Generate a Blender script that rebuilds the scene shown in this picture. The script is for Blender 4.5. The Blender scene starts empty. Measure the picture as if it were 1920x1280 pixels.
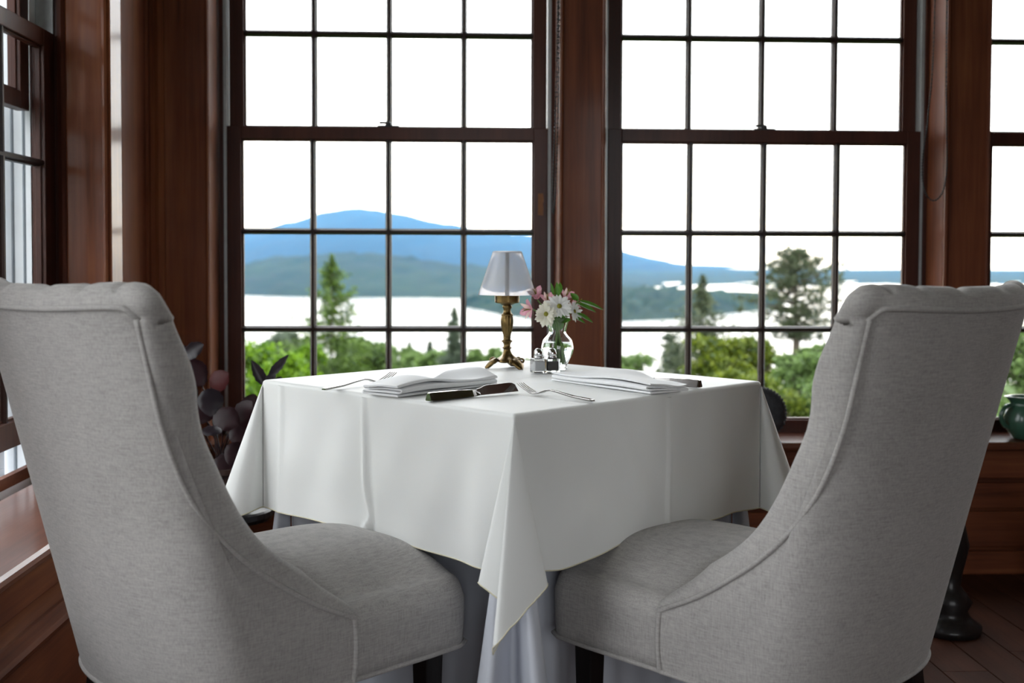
import bpy, bmesh, math, random
import numpy as np
from mathutils import Vector, Matrix
random.seed(7)
PI = math.pi
scene = bpy.context.scene
COL = scene.collection

# ------------------------------------------------------------------ camera, world, exposure
FPX = 2150.0
YAW, TILT, ROLL, EYE = math.radians(2.37), math.radians(2.0), math.radians(0.2), 1.03
_fw = Vector((math.sin(YAW)*math.cos(TILT), math.cos(YAW)*math.cos(TILT), -math.sin(TILT)))
_r0 = Vector((math.cos(YAW), -math.sin(YAW), 0))
_u0 = _r0.cross(_fw)
_rt = _r0*math.cos(ROLL) + _u0*math.sin(ROLL)
_up = _u0*math.cos(ROLL) - _r0*math.sin(ROLL)
SHIFT = 80.9
cam_data = bpy.data.cameras.new('camera')
cam = bpy.data.objects.new('camera', cam_data)
COL.objects.link(cam)
cam.matrix_world = Matrix(((_rt.x, _up.x, -_fw.x, 0), (_rt.y, _up.y, -_fw.y, 0), (_rt.z, _up.z, -_fw.z, EYE), (0, 0, 0, 1)))
cam_data.sensor_width = 36.0
cam_data.lens = 36.0*FPX/1920.0
cam_data.shift_y = -SHIFT/1920.0
cam_data.clip_start = 0.05
cam_data.clip_end = 40000
cam_data.dof.use_dof = True
cam_data.dof.focus_distance = 2.35
cam_data.dof.aperture_fstop = 3.8
scene.camera = cam

world = bpy.data.worlds.new('overcast_sky')
scene.world = world
world.use_nodes = True
bg = world.node_tree.nodes['Background']
bg.inputs[0].default_value = (0.95, 0.975, 1.0, 1)
SKY = 5.5
bg.inputs[1].default_value = SKY

scene.view_settings.view_transform = 'Standard'
scene.view_settings.look = 'None'
scene.view_settings.gamma = 1.0
scene.view_settings.use_curve_mapping = False
scene.view_settings.exposure = 0.0
cy = scene.cycles
cy.use_denoising = True
cy.max_bounces = 10
cy.diffuse_bounces = 5
cy.glossy_bounces = 4
cy.transmission_bounces = 8
cy.transparent_max_bounces = 16
cy.volume_bounces = 0
cy.sample_clamp_indirect = 8.0
cy.caustics_reflective = False
cy.caustics_refractive = True
cy.blur_glossy = 0.5

def portal(loc, rot, w, h):
    l = bpy.data.lights.new('window_portal', 'AREA')
    l.shape = 'RECTANGLE'; l.size = w; l.size_y = h
    l.cycles.is_portal = True
    o = bpy.data.objects.new('window_portal', l); COL.objects.link(o)
    o.location = loc; o.rotation_euler = rot
    return o

def sight(px, py, Y):
    """world point seen at (px,py) at depth plane Y (used for the far landscape and its trees)"""
    r = _fw + _rt*((px-960)/FPX) + _up*((640-SHIFT-py)/FPX)
    t = Y/r.y
    return Vector((r.x*t, Y, EYE + r.z*t))

# ------------------------------------------------------------------ materials
def nt(name):
    m = bpy.data.materials.new(name); m.use_nodes = True
    n = m.node_tree; n.nodes.clear()
    out = n.nodes.new('ShaderNodeOutputMaterial')
    return m, n, out
def N(n, typ, **kw):
    x = n.nodes.new(typ)
    for k, v in kw.items():
        if hasattr(x, k): setattr(x, k, v)
    return x
def L(n, a, b): n.links.new(a, b)
def pbsdf(n, out, rough=.5, metallic=0.0, coat=0.0, coat_rough=.1, spec=.5, trans=0.0, ior=1.45, sheen=0.0):
    p = n.nodes.new('ShaderNodeBsdfPrincipled')
    p.inputs['Roughness'].default_value = rough
    p.inputs['Metallic'].default_value = metallic
    p.inputs['Coat Weight'].default_value = coat
    p.inputs['Coat Roughness'].default_value = coat_rough
    p.inputs['Specular IOR Level'].default_value = spec
    p.inputs['Transmission Weight'].default_value = trans
    p.inputs['IOR'].default_value = ior
    p.inputs['Sheen Weight'].default_value = sheen
    L(n, p.outputs[0], out.inputs[0])
    return p
def ramp(n, fac, stops):
    r = n.nodes.new('ShaderNodeValToRGB')
    e = r.color_ramp.elements
    while len(e) < len(stops): e.new(0.5)
    for i, (pos, c) in enumerate(stops):
        e[i].position = pos; e[i].color = (*c, 1)
    L(n, fac, r.inputs[0])
    return r
def noise(n, vec, scale, detail=3, rough=.55, mapscale=None):
    if mapscale:
        mp = n.nodes.new('ShaderNodeMapping'); mp.inputs['Scale'].default_value = mapscale
        L(n, vec, mp.inputs[0]); vec = mp.outputs[0]
    t = n.nodes.new('ShaderNodeTexNoise')
    t.inputs['Scale'].default_value = scale; t.inputs['Detail'].default_value = detail
    t.inputs['Roughness'].default_value = rough
    L(n, vec, t.inputs['Vector'])
    return t.outputs[0]
def bump(n, p, h, strength=.2, dist=.002):
    b = n.nodes.new('ShaderNodeBump'); b.inputs['Strength'].default_value = strength; b.inputs['Distance'].default_value = dist
    L(n, h, b.inputs['Height']); L(n, b.outputs[0], p.inputs['Normal'])
def coords(n, kind='Object'):
    return n.nodes.new('ShaderNodeTexCoord').outputs[kind]
def mathn(n, op, a, b):
    m = n.nodes.new('ShaderNodeMath'); m.operation = op
    for i, v in enumerate((a, b)):
        if isinstance(v, (int, float)): m.inputs[i].default_value = v
        else: L(n, v, m.inputs[i])
    return m.outputs[0]

def flat(name, c, rough=.5, var=.12, scale=30, **kw):
    m, n, out = nt(name)
    p = pbsdf(n, out, rough, **kw)
    f = noise(n, coords(n), scale)
    r = ramp(n, f, [(.3, tuple(x*(1-var) for x in c)), (.7, tuple(min(1, x*(1+var)) for x in c))])
    L(n, r.outputs[0], p.inputs['Base Color'])
    return m
def wood(name, dark, mid, light, axis='z', rough=.5, coat=.12, coat_rough=.10, spec=.18):
    m, n, out = nt(name)
    p = pbsdf(n, out, rough, coat=coat, coat_rough=coat_rough, spec=spec)
    co = coords(n)
    ms = {'z': (1, 1, .06), 'x': (.06, 1, 1), 'y': (1, .06, 1)}[axis]
    big = noise(n, co, 9, 3, .5, ms)
    fine = noise(n, co, 95, 3, .6, tuple(v if v == 1 else .04 for v in ms))
    blotch = noise(n, co, 3.2, 2)
    f = mathn(n, 'ADD', mathn(n, 'MULTIPLY', big, .5), mathn(n, 'ADD', mathn(n, 'MULTIPLY', fine, .25), mathn(n, 'MULTIPLY', blotch, .25)))
    r = ramp(n, f, [(.36, dark), (.5, mid), (.66, light)])
    L(n, r.outputs[0], p.inputs['Base Color'])
    bump(n, p, fine, .05, .001)
    return m
WD, WM, WL = (.060, .0155, .0070), (.125, .036, .0145), (.205, .070, .026)
M = {}
M['wood_z'] = wood('varnished_cherry_upright', WD, WM, WL, 'z')
M['wood_gloss'] = wood('glossy_cherry_upright', WD, WM, WL, 'z', .4, .8, .14, .4)
M['wood_x'] = wood('varnished_cherry_across', WD, WM, WL, 'x')
M['wood_y'] = wood('varnished_cherry_along', WD, WM, WL, 'y')
M['wood_sill'] = wood('varnished_cherry_sill_x', (.05, .016, .009), (.095, .032, .017), (.15, .055, .028), 'x', .30, .9, .10)
M['wood_sill_y'] = wood('varnished_cherry_sill_y', (.10, .035, .020), (.18, .068, .040), (.26, .11, .07), 'y', .34, .6, .16, .35)
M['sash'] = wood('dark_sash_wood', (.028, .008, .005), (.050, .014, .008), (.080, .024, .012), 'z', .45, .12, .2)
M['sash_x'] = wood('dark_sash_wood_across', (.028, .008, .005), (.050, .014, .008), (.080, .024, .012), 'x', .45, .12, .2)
M['floor'] = wood('red_oak_floor', (.020, .007, .004), (.036, .012, .006), (.06, .020, .010), 'y', .65, .0, .2, .08)
M['dark_wood'] = wood('black_stained_wood', (.006, .005, .005), (.011, .009, .009), (.02, .016, .015), 'z', .4, .3, .2)
M['alu'] = flat('grey_aluminium_track', (.33, .34, .34), .38, .08, 40, metallic=.3)
M['white_paint'] = flat('white_exterior_paint', (.74, .77, .80), .45, .04, 12)
M['grey_paint'] = flat('grey_weatherstrip', (.30, .33, .35), .5, .08, 12)
M['plaster'] = flat('cream_plaster', (.74, .71, .66), .8, .04, 4)
M['black_metal'] = flat('black_metal', (.012, .011, .011), .35, .1, 60, metallic=.4)
M['black_bead'] = flat('black_plastic_bead', (.008, .008, .009), .45, .1, 60)
M['tape'] = flat('orange_tape', (.16, .052, .006), .5, .15, 80)

def fabric_mat(name, c, k=.13):
    m, n, out = nt(name)
    p = pbsdf(n, out, .92, spec=.15, sheen=.15)
    co = coords(n)
    a = noise(n, co, 1, 2, .6, (620, 620, 38))
    b = noise(n, co, 1, 2, .6, (42, 42, 640))
    d = noise(n, co, 1, 2, .6, (230, 230, 230))
    g = noise(n, co, 9, 3)
    s = mathn(n, 'ADD', mathn(n, 'MULTIPLY', a, .36), mathn(n, 'ADD', mathn(n, 'MULTIPLY', b, .36), mathn(n, 'ADD', mathn(n, 'MULTIPLY', d, .16), mathn(n, 'MULTIPLY', g, .12))))
    r = ramp(n, s, [(.36, tuple(x*(1-2.1*k) for x in c)), (.5, c), (.64, tuple(min(1, x*(1+1.9*k)) for x in c))])
    L(n, r.outputs[0], p.inputs['Base Color'])
    bump(n, p, s, .25, .0015)
    return m
M['linen'] = fabric_mat('grey_linen_upholstery', (.375, .358, .345), .13)
def cloth_mat(name, c, rough=.85, spec=.2):
    m, n, out = nt(name)
    p = pbsdf(n, out, rough, spec=spec, sheen=.1)
    co = coords(n)
    w = mathn(n, 'ADD', noise(n, co, 1, 1, .5, (900, 900, 120)), noise(n, co, 1, 1, .5, (120, 120, 900)))
    g = noise(n, co, 6, 2)
    r = ramp(n, g, [(.3, tuple(x*.97 for x in c)), (.7, c)])
    L(n, r.outputs[0], p.inputs['Base Color'])
    bump(n, p, w, .06, .001)
    return m
M['white_cloth'] = cloth_mat('white_cotton_tablecloth', (.80, .81, .795), .52, .6)
M['napkin'] = cloth_mat('white_cotton_napkin', (.84, .85, .86), .6, .5)
M['grey_cloth'] = cloth_mat('blue_grey_underskirt', (.55, .57, .63))
M['hem'] = cloth_mat('ivory_hem_thread', (.66, .62, .46))
M['steel'] = flat('polished_steel', (.30, .29, .28), .14, .05, 30, metallic=1.0)
M['chrome'] = flat('chrome', (.62, .62, .63), .08, .02, 30, metallic=1.0)
M['salt'] = flat('salt', (.72, .72, .74), .9, .06, 900)
M['pepper'] = flat('ground_pepper', (.035, .03, .03), .9, .8, 1400)
def brass():
    m, n, out = nt('antique_brass')
    p = pbsdf(n, out, .33, metallic=1.0)
    f = noise(n, coords(n), 60, 4)
    r = ramp(n, f, [(.3, (.09, .058, .022)), (.7, (.21, .14, .055))])
    L(n, r.outputs[0], p.inputs['Base Color'])
    return m
M['brass'] = brass()
def shade_mat():
    m, n, out = nt('frosted_white_shade')
    d = N(n, 'ShaderNodeBsdfDiffuse'); d.inputs[0].default_value = (.78, .78, .80, 1)
    t = N(n, 'ShaderNodeBsdfTranslucent'); t.inputs[0].default_value = (.80, .80, .83, 1)
    g = N(n, 'ShaderNodeBsdfGlossy'); g.inputs['Roughness'].default_value = .35
    x = N(n, 'ShaderNodeMixShader'); x.inputs[0].default_value = .5
    y = N(n, 'ShaderNodeMixShader'); y.inputs[0].default_value = .04
    rf = N(n, 'ShaderNodeBsdfRefraction'); rf.inputs['Roughness'].default_value = .22; rf.inputs['IOR'].default_value = 1.04; rf.inputs[0].default_value = (.9, .9, .92, 1)
    z = N(n, 'ShaderNodeMixShader'); z.inputs[0].default_value = .68
    L(n, d.outputs[0], x.inputs[1]); L(n, t.outputs[0], x.inputs[2])
    L(n, x.outputs[0], z.inputs[1]); L(n, rf.outputs[0], z.inputs[2])
    L(n, z.outputs[0], y.inputs[1]); L(n, g.outputs[0], y.inputs[2]); L(n, y.outputs[0], out.inputs[0])
    return m
M['shade'] = shade_mat()
def pane_mat():
    m, n, out = nt('window_glass')
    t = N(n, 'ShaderNodeBsdfTransparent'); t.inputs[0].default_value = (.985, .99, .99, 1)
    g = N(n, 'ShaderNodeBsdfGlossy'); g.inputs['Roughness'].default_value = .02
    lw = N(n, 'ShaderNodeLayerWeight'); lw.inputs[0].default_value = .5
    fc = mathn(n, 'MULTIPLY', mathn(n, 'POWER', lw.outputs['Facing'], 5.0), .5)
    x = N(n, 'ShaderNodeMixShader')
    L(n, fc, x.inputs[0]); L(n, t.outputs[0], x.inputs[1]); L(n, g.outputs[0], x.inputs[2]); L(n, x.outputs[0], out.inputs[0])
    return m
M['pane'] = pane_mat()
def clear_glass(name, ior=1.45, c=(1, 1, 1)):
    m, n, out = nt(name)
    p = pbsdf(n, out, .01, trans=1.0, ior=ior); p.inputs['Base Color'].default_value = (*c, 1)
    return m
M['glass'] = clear_glass('clear_glass', 1.45, (.97, .99, .985))
M['water'] = clear_glass('vase_water', 1.33, (.97, .99, .99))
def leaf_mat(name, dark, light, rough=.5, trans=.35, scale=25, random_island=True):
    m, n, out = nt(name)
    p = n.nodes.new('ShaderNodeBsdfPrincipled'); p.inputs['Roughness'].default_value = rough; p.inputs['Specular IOR Level'].default_value = .3
    t = N(n, 'ShaderNodeBsdfTranslucent')
    x = N(n, 'ShaderNodeMixShader'); x.inputs[0].default_value = trans
    if random_island:
        g = n.nodes.new('ShaderNodeNewGeometry').outputs['Random Per Island']
        f = mathn(n, 'ADD', mathn(n, 'MULTIPLY', g, .6), mathn(n, 'MULTIPLY', noise(n, coords(n), .8, 2), .4))
    else:
        f = noise(n, coords(n), scale, 3)
    r = ramp(n, f, [(.2, dark), (.8, light)])
    L(n, r.outputs[0], p.inputs['Base Color']); L(n, r.outputs[0], t.inputs[0])
    L(n, p.outputs[0], x.inputs[1]); L(n, t.outputs[0], x.inputs[2]); L(n, x.outputs[0], out.inputs[0])
    return m
M['leaf_bright'] = leaf_mat('bright_green_leaves', (.03, .08, .005), (.17, .30, .010))
M['leaf_yellow'] = leaf_mat('yellow_green_leaves', (.028, .055, .008), (.17, .21, .016))
M['leaf_pale'] = leaf_mat('pale_green_leaves', (.05, .09, .025), (.15, .23, .065))
M['leaf_grey'] = leaf_mat('grey_green_needles', (.045, .065, .045), (.11, .14, .09))
M['muntin'] = wood('backlit_glazing_bar_wood', (.006, .002, .0015), (.012, .0035, .0022), (.022, .006, .003), 'z', .5, .15, .25)  # sash wood made darker: the bars' backlit look is put into the colour
M['needle'] = leaf_mat('spruce_needles', (.02, .045, .012), (.11, .18, .022))
M['needle_pine'] = leaf_mat('pine_needles', (.03, .045, .026), (.10, .12, .06))
M['bark'] = flat('brown_bark', (.06, .045, .035), .9, .3, 20)
M['begonia'] = leaf_mat('burgundy_leaf', (.012, .005, .007), (.032, .010, .013), .38, .3, 18, False)
M['begonia_red'] = leaf_mat('red_leaf', (.035, .006, .007), (.075, .013, .013), .5, .4, 18, False)
M['begonia_dark'] = leaf_mat('blackish_leaf', (.012, .009, .012), (.024, .017, .022), .28, .1, 18, False)
M['green_leaf'] = leaf_mat('glossy_green_leaf', (.03, .10, .012), (.09, .22, .025), .35, .35, 60, False)
M['deep_leaf'] = leaf_mat('deep_green_leaf', (.006, .02, .010), (.018, .045, .025), .4, .15, 12, False)
M['stem'] = flat('green_stem', (.09, .19, .03), .4, .25, 60)
M['petal_white'] = leaf_mat('white_petal', (.72, .72, .70), (.86, .86, .84), .6, .35, 60, False)
M['petal_cream'] = leaf_mat('cream_petal', (.72, .70, .58), (.84, .82, .74), .6, .35, 60, False)
M['petal_pink'] = leaf_mat('pink_petal', (.62, .22, .33), (.80, .50, .56), .6, .35, 90, False)
M['petal_pale'] = leaf_mat('pale_pink_petal', (.80, .55, .55), (.88, .76, .68), .6, .35, 90, False)
M['flower_eye'] = flat('green_yellow_flower_eye', (.20, .19, .02), .8, .4, 500)
M['jug'] = flat('sage_green_glaze', (.028, .075, .048), .3, .15, 18, coat=.6)
M['slate'] = flat('charcoal_stone', (.028, .029, .033), .6, .35, 60)
M['terracotta'] = flat('dark_clay_pot', (.05, .026, .02), .8, .2, 20)
M['soil'] = flat('potting_soil', (.02, .014, .01), .95, .4, 120)

# ------------------------------------------------------------------ mesh helpers
class MB:
    def __init__(s): s.v = []; s.f = []
    def add(s, vs, fs):
        o = len(s.v); s.v += [tuple(v) for v in vs]; s.f += [tuple(i+o for i in f) for f in fs]; return s
    def box(s, x0, x1, y0, y1, z0, z1):
        return s.add([(x0, y0, z0), (x1, y0, z0), (x1, y1, z0), (x0, y1, z0), (x0, y0, z1), (x1, y0, z1), (x1, y1, z1), (x0, y1, z1)],
                     [(0, 3, 2, 1), (4, 5, 6, 7), (0, 1, 5, 4), (1, 2, 6, 5), (2, 3, 7, 6), (3, 0, 4, 7)])
    def grid(s, rows, close_u=False, close_v=False):
        nr, nc = len(rows), len(rows[0]); fs = []
        for i in range(nr if close_v else nr-1):
            for j in range(nc if close_u else nc-1):
                fs.append((i*nc+j, i*nc+(j+1) % nc, ((i+1) % nr)*nc+(j+1) % nc, ((i+1) % nr)*nc+j))
        return s.add([p for r in rows for p in r], fs)
    def lathe(s, prof, n=32, c=(0, 0), fn=None):
        rows = []
        for r, z in prof:
            row = []
            for k in range(n):
                a = 2*PI*k/n; rr = r*(fn(a, z) if fn else 1)
                row.append((c[0]+rr*math.cos(a), c[1]+rr*math.sin(a), z))
            rows.append(row)
        return s.grid(rows, close_u=True)
    def cap(s, ring):
        return s.add(ring, [tuple(range(len(ring)))])
    def tube(s, path, r, n=8, closed=False):
        P = [Vector(p) for p in path]; rows = []; up = None
        for i, p in enumerate(P):
            if closed: t = P[(i+1) % len(P)]-P[i-1]
            else: t = P[min(i+1, len(P)-1)]-P[max(i-1, 0)]
            t = t.normalized() if t.length > 1e-9 else Vector((0, 0, 1))
            if up is None:
                up = Vector((0, 0, 1)) if abs(t.z) < .9 else Vector((1, 0, 0))
            a = t.cross(up)
            if a.length < 1e-6: a = t.cross(Vector((1, .3, 0)))
            a.normalize(); b = a.cross(t).normalized(); up = b
            rr = r(i/(len(P)-1)) if callable(r) else r
            rows.append([tuple(p+a*rr*math.cos(2*PI*k/n)+b*rr*math.sin(2*PI*k/n)) for k in range(n)])
        s.grid(rows, close_u=True, close_v=closed)
        if not closed: s.cap(rows[0][::-1]); s.cap(rows[-1])
        return s
    def prism(s, poly, axis, a, b):
        """extrude a polygon (list of 2D) along an axis"""
        def put(p, t):
            return {'z': (p[0], p[1], t), 'y': (p[0], t, p[1]), 'x': (t, p[0], p[1])}[axis]
        n = len(poly)
        vs = [put(p, a) for p in poly]+[put(p, b) for p in poly]
        fs = [(i, (i+1) % n, n+(i+1) % n, n+i) for i in range(n)]+[tuple(range(n))[::-1], tuple(range(n, 2*n))]
        return s.add(vs, fs)
    def mesh(s, name, smooth=False, weld=False):
        me = bpy.data.meshes.new(name); me.from_pydata(s.v, [], s.f)
        bm = bmesh.new(); bm.from_mesh(me)
        if weld: bmesh.ops.remove_doubles(bm, verts=bm.verts, dist=weld if weld is not True else 1e-5)
        bmesh.ops.recalc_face_normals(bm, faces=bm.faces)
        bm.to_mesh(me); bm.free()
        if smooth: me.polygons.foreach_set('use_smooth', [True]*len(me.polygons))
        return me
    def build(s, name, mat, parent=None, smooth=False, weld=False, bevel=0):
        return obj(name, s.mesh(name, smooth, weld), mat, parent, bevel)
def obj(name, me, mat, parent=None, bevel=0):
    o = bpy.data.objects.new(name, me); COL.objects.link(o)
    if mat and not me.materials: me.materials.append(M[mat] if isinstance(mat, str) else mat)
    if parent: o.parent = parent
    if bevel:
        b = o.modifiers.new('bevel', 'BEVEL'); b.width = bevel; b.segments = 2; b.limit_method = 'ANGLE'
    return o
def tag(o, label, cat, group=None, kind=None):
    if label: o['label'] = label
    if cat: o['category'] = cat
    if group: o['group'] = group
    if kind: o['kind'] = kind
    return o
def thing(name, label, cat, loc=(0, 0, 0), rz=0, group=None):
    o = bpy.data.objects.new(name, None); COL.objects.link(o)
    o.empty_display_size = .05
    o.location = loc; o.rotation_euler = (0, 0, rz)
    return tag(o, label, cat, group)
def struct(name, label=None, loc=(0, 0, 0), rz=0):
    o = bpy.data.objects.new(name, None); COL.objects.link(o); o.location = loc; o.rotation_euler = (0, 0, rz)
    o['kind'] = 'structure'
    if label: o['label'] = label
    return o
def sstruct(o, label=None):
    o['kind'] = 'structure'
    if label: o['label'] = label
    return o
def link_copy(src, parent, loc=None, name=None):
    c = src.copy(); COL.objects.link(c); c.parent = parent
    if loc: c.location = loc
    return c
def catmull(pts, n):
    P = [Vector(p) for p in pts]; P = [P[0]*2-P[1]]+P+[P[-1]*2-P[-2]]
    out = []; segs = len(P)-3
    for i in range(n+1):
        t = i/n*segs; k = min(int(t), segs-1); f = t-k
        a, b, c, d = P[k:k+4]
        out.append(.5*((2*b)+(-a+c)*f+(2*a-5*b+4*c-d)*f*f+(-a+3*b-3*c+d)*f**3))
    return out
def smooth01(t):
    t = max(0., min(1., t)); return t*t*(3-2*t)

# ------------------------------------------------------------------ room shell
X_L, X_R, Y_B, Y_F, H_C = -.976, 4.40, -3.40, 3.667, 2.75
SASH_Y = 3.80

# floor: sub-floor slab plus individual boards
floor = sstruct(MB().box(X_L-.2, X_R+.1, Y_B-.1, Y_F+.1, -.12, -.018).build('floor', 'dark_wood'), 'dark red-brown varnished wooden floor')
plank_meshes = []
for k in range(3):
    plank_meshes.append(MB().box(-.0575, .0575, -.6, .6, -.018, 0).mesh('plank'))
    plank_meshes[-1].materials.append(M['floor'])
nx = int((X_R-X_L)/.119)
for i in range(nx):
    x = X_L+.03+.119*i+.06
    y0 = -.42; first = .35 + (i*.47 % .8)
    while y0 < Y_F-.02:
        y1 = min(y0+first, Y_F+.015); first = 1.2
        o = bpy.data.objects.new('plank', plank_meshes[i % 3]); COL.objects.link(o); o.parent = floor
        o.location = (x, (y0+y1)/2, 0); o.scale = (1, (y1-y0-.002)/1.2, 1); y0 = y1
o = MB().box(X_L, X_R, Y_B, -.42, -.018, -.001).build('floor_boards', 'floor', floor)

ceiling = sstruct(MB().box(X_L-.3, X_R+.1, Y_B-.1, Y_F+.3, H_C, H_C+.1).build('ceiling', 'plaster'), 'plain cream plaster ceiling')

HW = .5265                    # half sash width, main wall
CX = [-.252, 1.0005, 2.253, 3.5055]
LINE = .0225                  # liner between sash and wooden jamb

def liner(win, hw, z0, z1, depth=.11):
    for s in (-1, 1):
        a = MB()
        x0, x1 = sorted((s*(hw+.001), s*(hw+.010)))
        a.box(x0, x1, .004, depth, z0, z1)
        a.build('jamb_liner', 'alu', win)
        x0, x1 = sorted((s*(hw+.010), s*(hw+.022)))
        MB().box(x0, x1, -.006, depth, z0, z1).build('shaded_gap_strip', 'sash', win)  # dark strip standing in for the shaded gap beside the track

MUNT = {}
def muntin_mesh(length, w=.020, d=.030):
    key = (round(length, 4), w, d)
    if key not in MUNT:
        # moulded bar: narrow nose at the front, wider at the glass; runs along local z
        prof = [(-w*.22, -d*.5), (w*.22, -d*.5), (w*.34, -d*.30), (w*.5, -d*.12), (w*.5, d*.5), (-w*.5, d*.5), (-w*.5, -d*.12), (-w*.34, -d*.30)]
        MUNT[key] = MB().prism(prof, 'z', -length/2, length/2).mesh('muntin')
        MUNT[key].materials.append(M['muntin'])
    return MUNT[key]
PANES = {}
def pane_mesh(w, h):
    key = (round(w, 3), round(h, 3))
    if key not in PANES:
        PANES[key] = MB().box(-w/2, w/2, -.0015, .0015, -h/2, h/2).mesh('pane'); PANES[key].materials.append(M['pane'])
    return PANES[key]

def sash(name, win, y0, hw, z0, z1, g0, g1, stile, muntx, muntz, lock=False, xoff=0, th=.035):
    """a glazed sash: stiles and rails in one frame mesh; bars and panes are its pieces"""
    f = MB()
    f.box(-hw, -hw+stile, y0, y0+th, z0, z1); f.box(hw-stile, hw, y0, y0+th, z0, z1)
    f.box(-hw+stile, hw-stile, y0, y0+th, z0, g0); f.box(-hw+stile, hw-stile, y0, y0+th, g1, z1)
    # sticking: a thin stepped bead round the glass
    b = .006
    f.box(-hw+stile-.001, -hw+stile+b, y0+.010, y0+.026, g0, g1); f.box(hw-stile-b, hw-stile+.001, y0+.010, y0+.026, g0, g1)
    f.box(-hw+stile, hw-stile, y0+.010, y0+.026, g0-.001, g0+b); f.box(-hw+stile, hw-stile, y0+.010, y0+.026, g1-b, g1+.001)
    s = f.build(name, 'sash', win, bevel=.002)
    s.location.x = xoff
    gl, gr = -hw+stile, hw-stile
    for x in muntx:
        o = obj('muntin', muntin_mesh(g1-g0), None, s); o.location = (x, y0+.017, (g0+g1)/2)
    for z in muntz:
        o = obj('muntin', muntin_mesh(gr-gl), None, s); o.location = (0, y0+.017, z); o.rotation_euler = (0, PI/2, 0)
    xs = [gl]+list(muntx)+[gr]; zs = [g0]+list(muntz)+[g1]
    for i in range(len(xs)-1):
        for j in range(len(zs)-1):
            o = obj('pane', pane_mesh(xs[i+1]-xs[i]-.002, zs[j+1]-zs[j]-.002), None, s)
            o.location = ((xs[i]+xs[i+1])/2, y0+.022, (zs[j]+zs[j+1])/2)
    if lock:
        m = MB().box(-.035, .035, y0+.004, y0+.03, z1, z1+.006)
        m.lathe([(.0, z1+.006), (.011, z1+.006), (.011, z1+.016), (.006, z1+.019), (0, z1+.019)], 14, (0, y0+.018))
        m.box(-.030, .004, y0+.010, y0+.020, z1+.012, z1+.019)
        m.build('sash_lock', 'black_metal', s)
    return s

def light_through(win, w, z0, z1):
    p = portal((0, .25, (z0+z1)/2), (PI/2, 0, 0), w, z1-z0)
    # portal must shine inward (local -y of the window)
    p.parent = win; p.rotation_euler = (-PI/2, 0, 0)
    return p

ordinal = ['between the corner post and the middle post', 'between the two wooden posts', 'cut off beside the green jug', 'beyond the frame edge']
for k, cx in enumerate(CX):
    w = struct('window_%d' % (k+1), 'tall wooden double-hung window with twenty-four panes, '+ordinal[k], (cx, SASH_Y, 0))
    mx = (-.2485, 0, .2485)
    sash('lower_sash', w, 0, HW, .4446, 1.4595, .490, 1.418, .0465, mx, (.794, 1.1165), lock=k < 2)
    sash('upper_sash', w, .040, HW-.002, 1.424, 2.455, 1.462, 2.405, .0465, mx, (1.772, 2.088))
    liner(w, HW, .44, 2.46)
    MB().box(-HW-.022, HW+.022, -.006, .11, 2.455, 2.49).build('head_jamb', 'sash_x', w)
    MB().prism([(0.036, .4446), (.036, .40), (.20, .37), (.20, .41)], 'x', -HW-.03, HW+.03).build('outer_sill', 'white_paint', w)
    light_through(w, 2*HW, .42, 2.48)

# posts between the windows, corner board, head, wainscot of the main wall
def post(name, x0, x1, label):
    m = struct(name, label)
    p = MB().box(x0, x1, Y_F, 3.96, .43, 2.50).build('post_board', 'wood_z', m, bevel=.003)
    for xa, xb in ((x0-.012, x0+.014), (x1-.014, x1+.012)):
        pass
    # raised bead on the left side facing the window, fine quirk beside it
    MB().prism([(x0+.002, Y_F), (x0+.004, Y_F-.008), (x0+.010, Y_F-.011), (x0+.016, Y_F-.008), (x0+.018, Y_F)], 'z', .445, 2.50).build('post_bead', 'wood_z', m, smooth=False)
    MB().prism([(x1-.016, Y_F), (x1-.014, Y_F-.006), (x1-.009, Y_F-.009), (x1-.004, Y_F-.006), (x1-.002, Y_F)], 'z', .445, 2.50).build('post_bead', 'wood_z', m)
    return m
names = ['cherry wood post between the two full windows', 'cherry wood post beyond the second window with a bead chain in front', 'cherry wood post beyond the cut-off window']
for k in range(3):
    post('trim_%d' % (k+1), CX[k]+HW+LINE, CX[k+1]-HW-LINE, names[k])

JX = CX[0]-HW-.0275          # wooden jamb of window 1 on the corner side
corner = struct('trim_4', 'dark corner boards and mouldings beside the first window')
MB().box(-.945, JX, Y_F, 3.96, .43, 2.50).build('corner_board', 'wood_z', corner, bevel=.002)
MB().prism([(JX-.010, Y_F), (JX-.010, Y_F-.006), (JX-.006, Y_F-.010), (JX-.002, Y_F-.006), (JX-.002, Y_F)], 'z', .445, 2.5).build('corner_bead', 'wood_z', corner)
MB().prism([(-.995, 3.70), (-.995, 3.600), (-.985, 3.598), (-.978, 3.606), (-.976, 3.622), (-.966, 3.632), (-.960, 3.650), (-.944, 3.662), (-.944, 3.70)], 'z', .445, 2.5).build('corner_moulding', 'wood_z', corner)

right_end = struct('trim_5', 'wooden end board past the last window of the main wall')
MB().box(CX[3]+HW+LINE, X_R+.1, Y_F, 3.96, .43, 2.50).build('end_board', 'wood_z', right_end)

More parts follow.
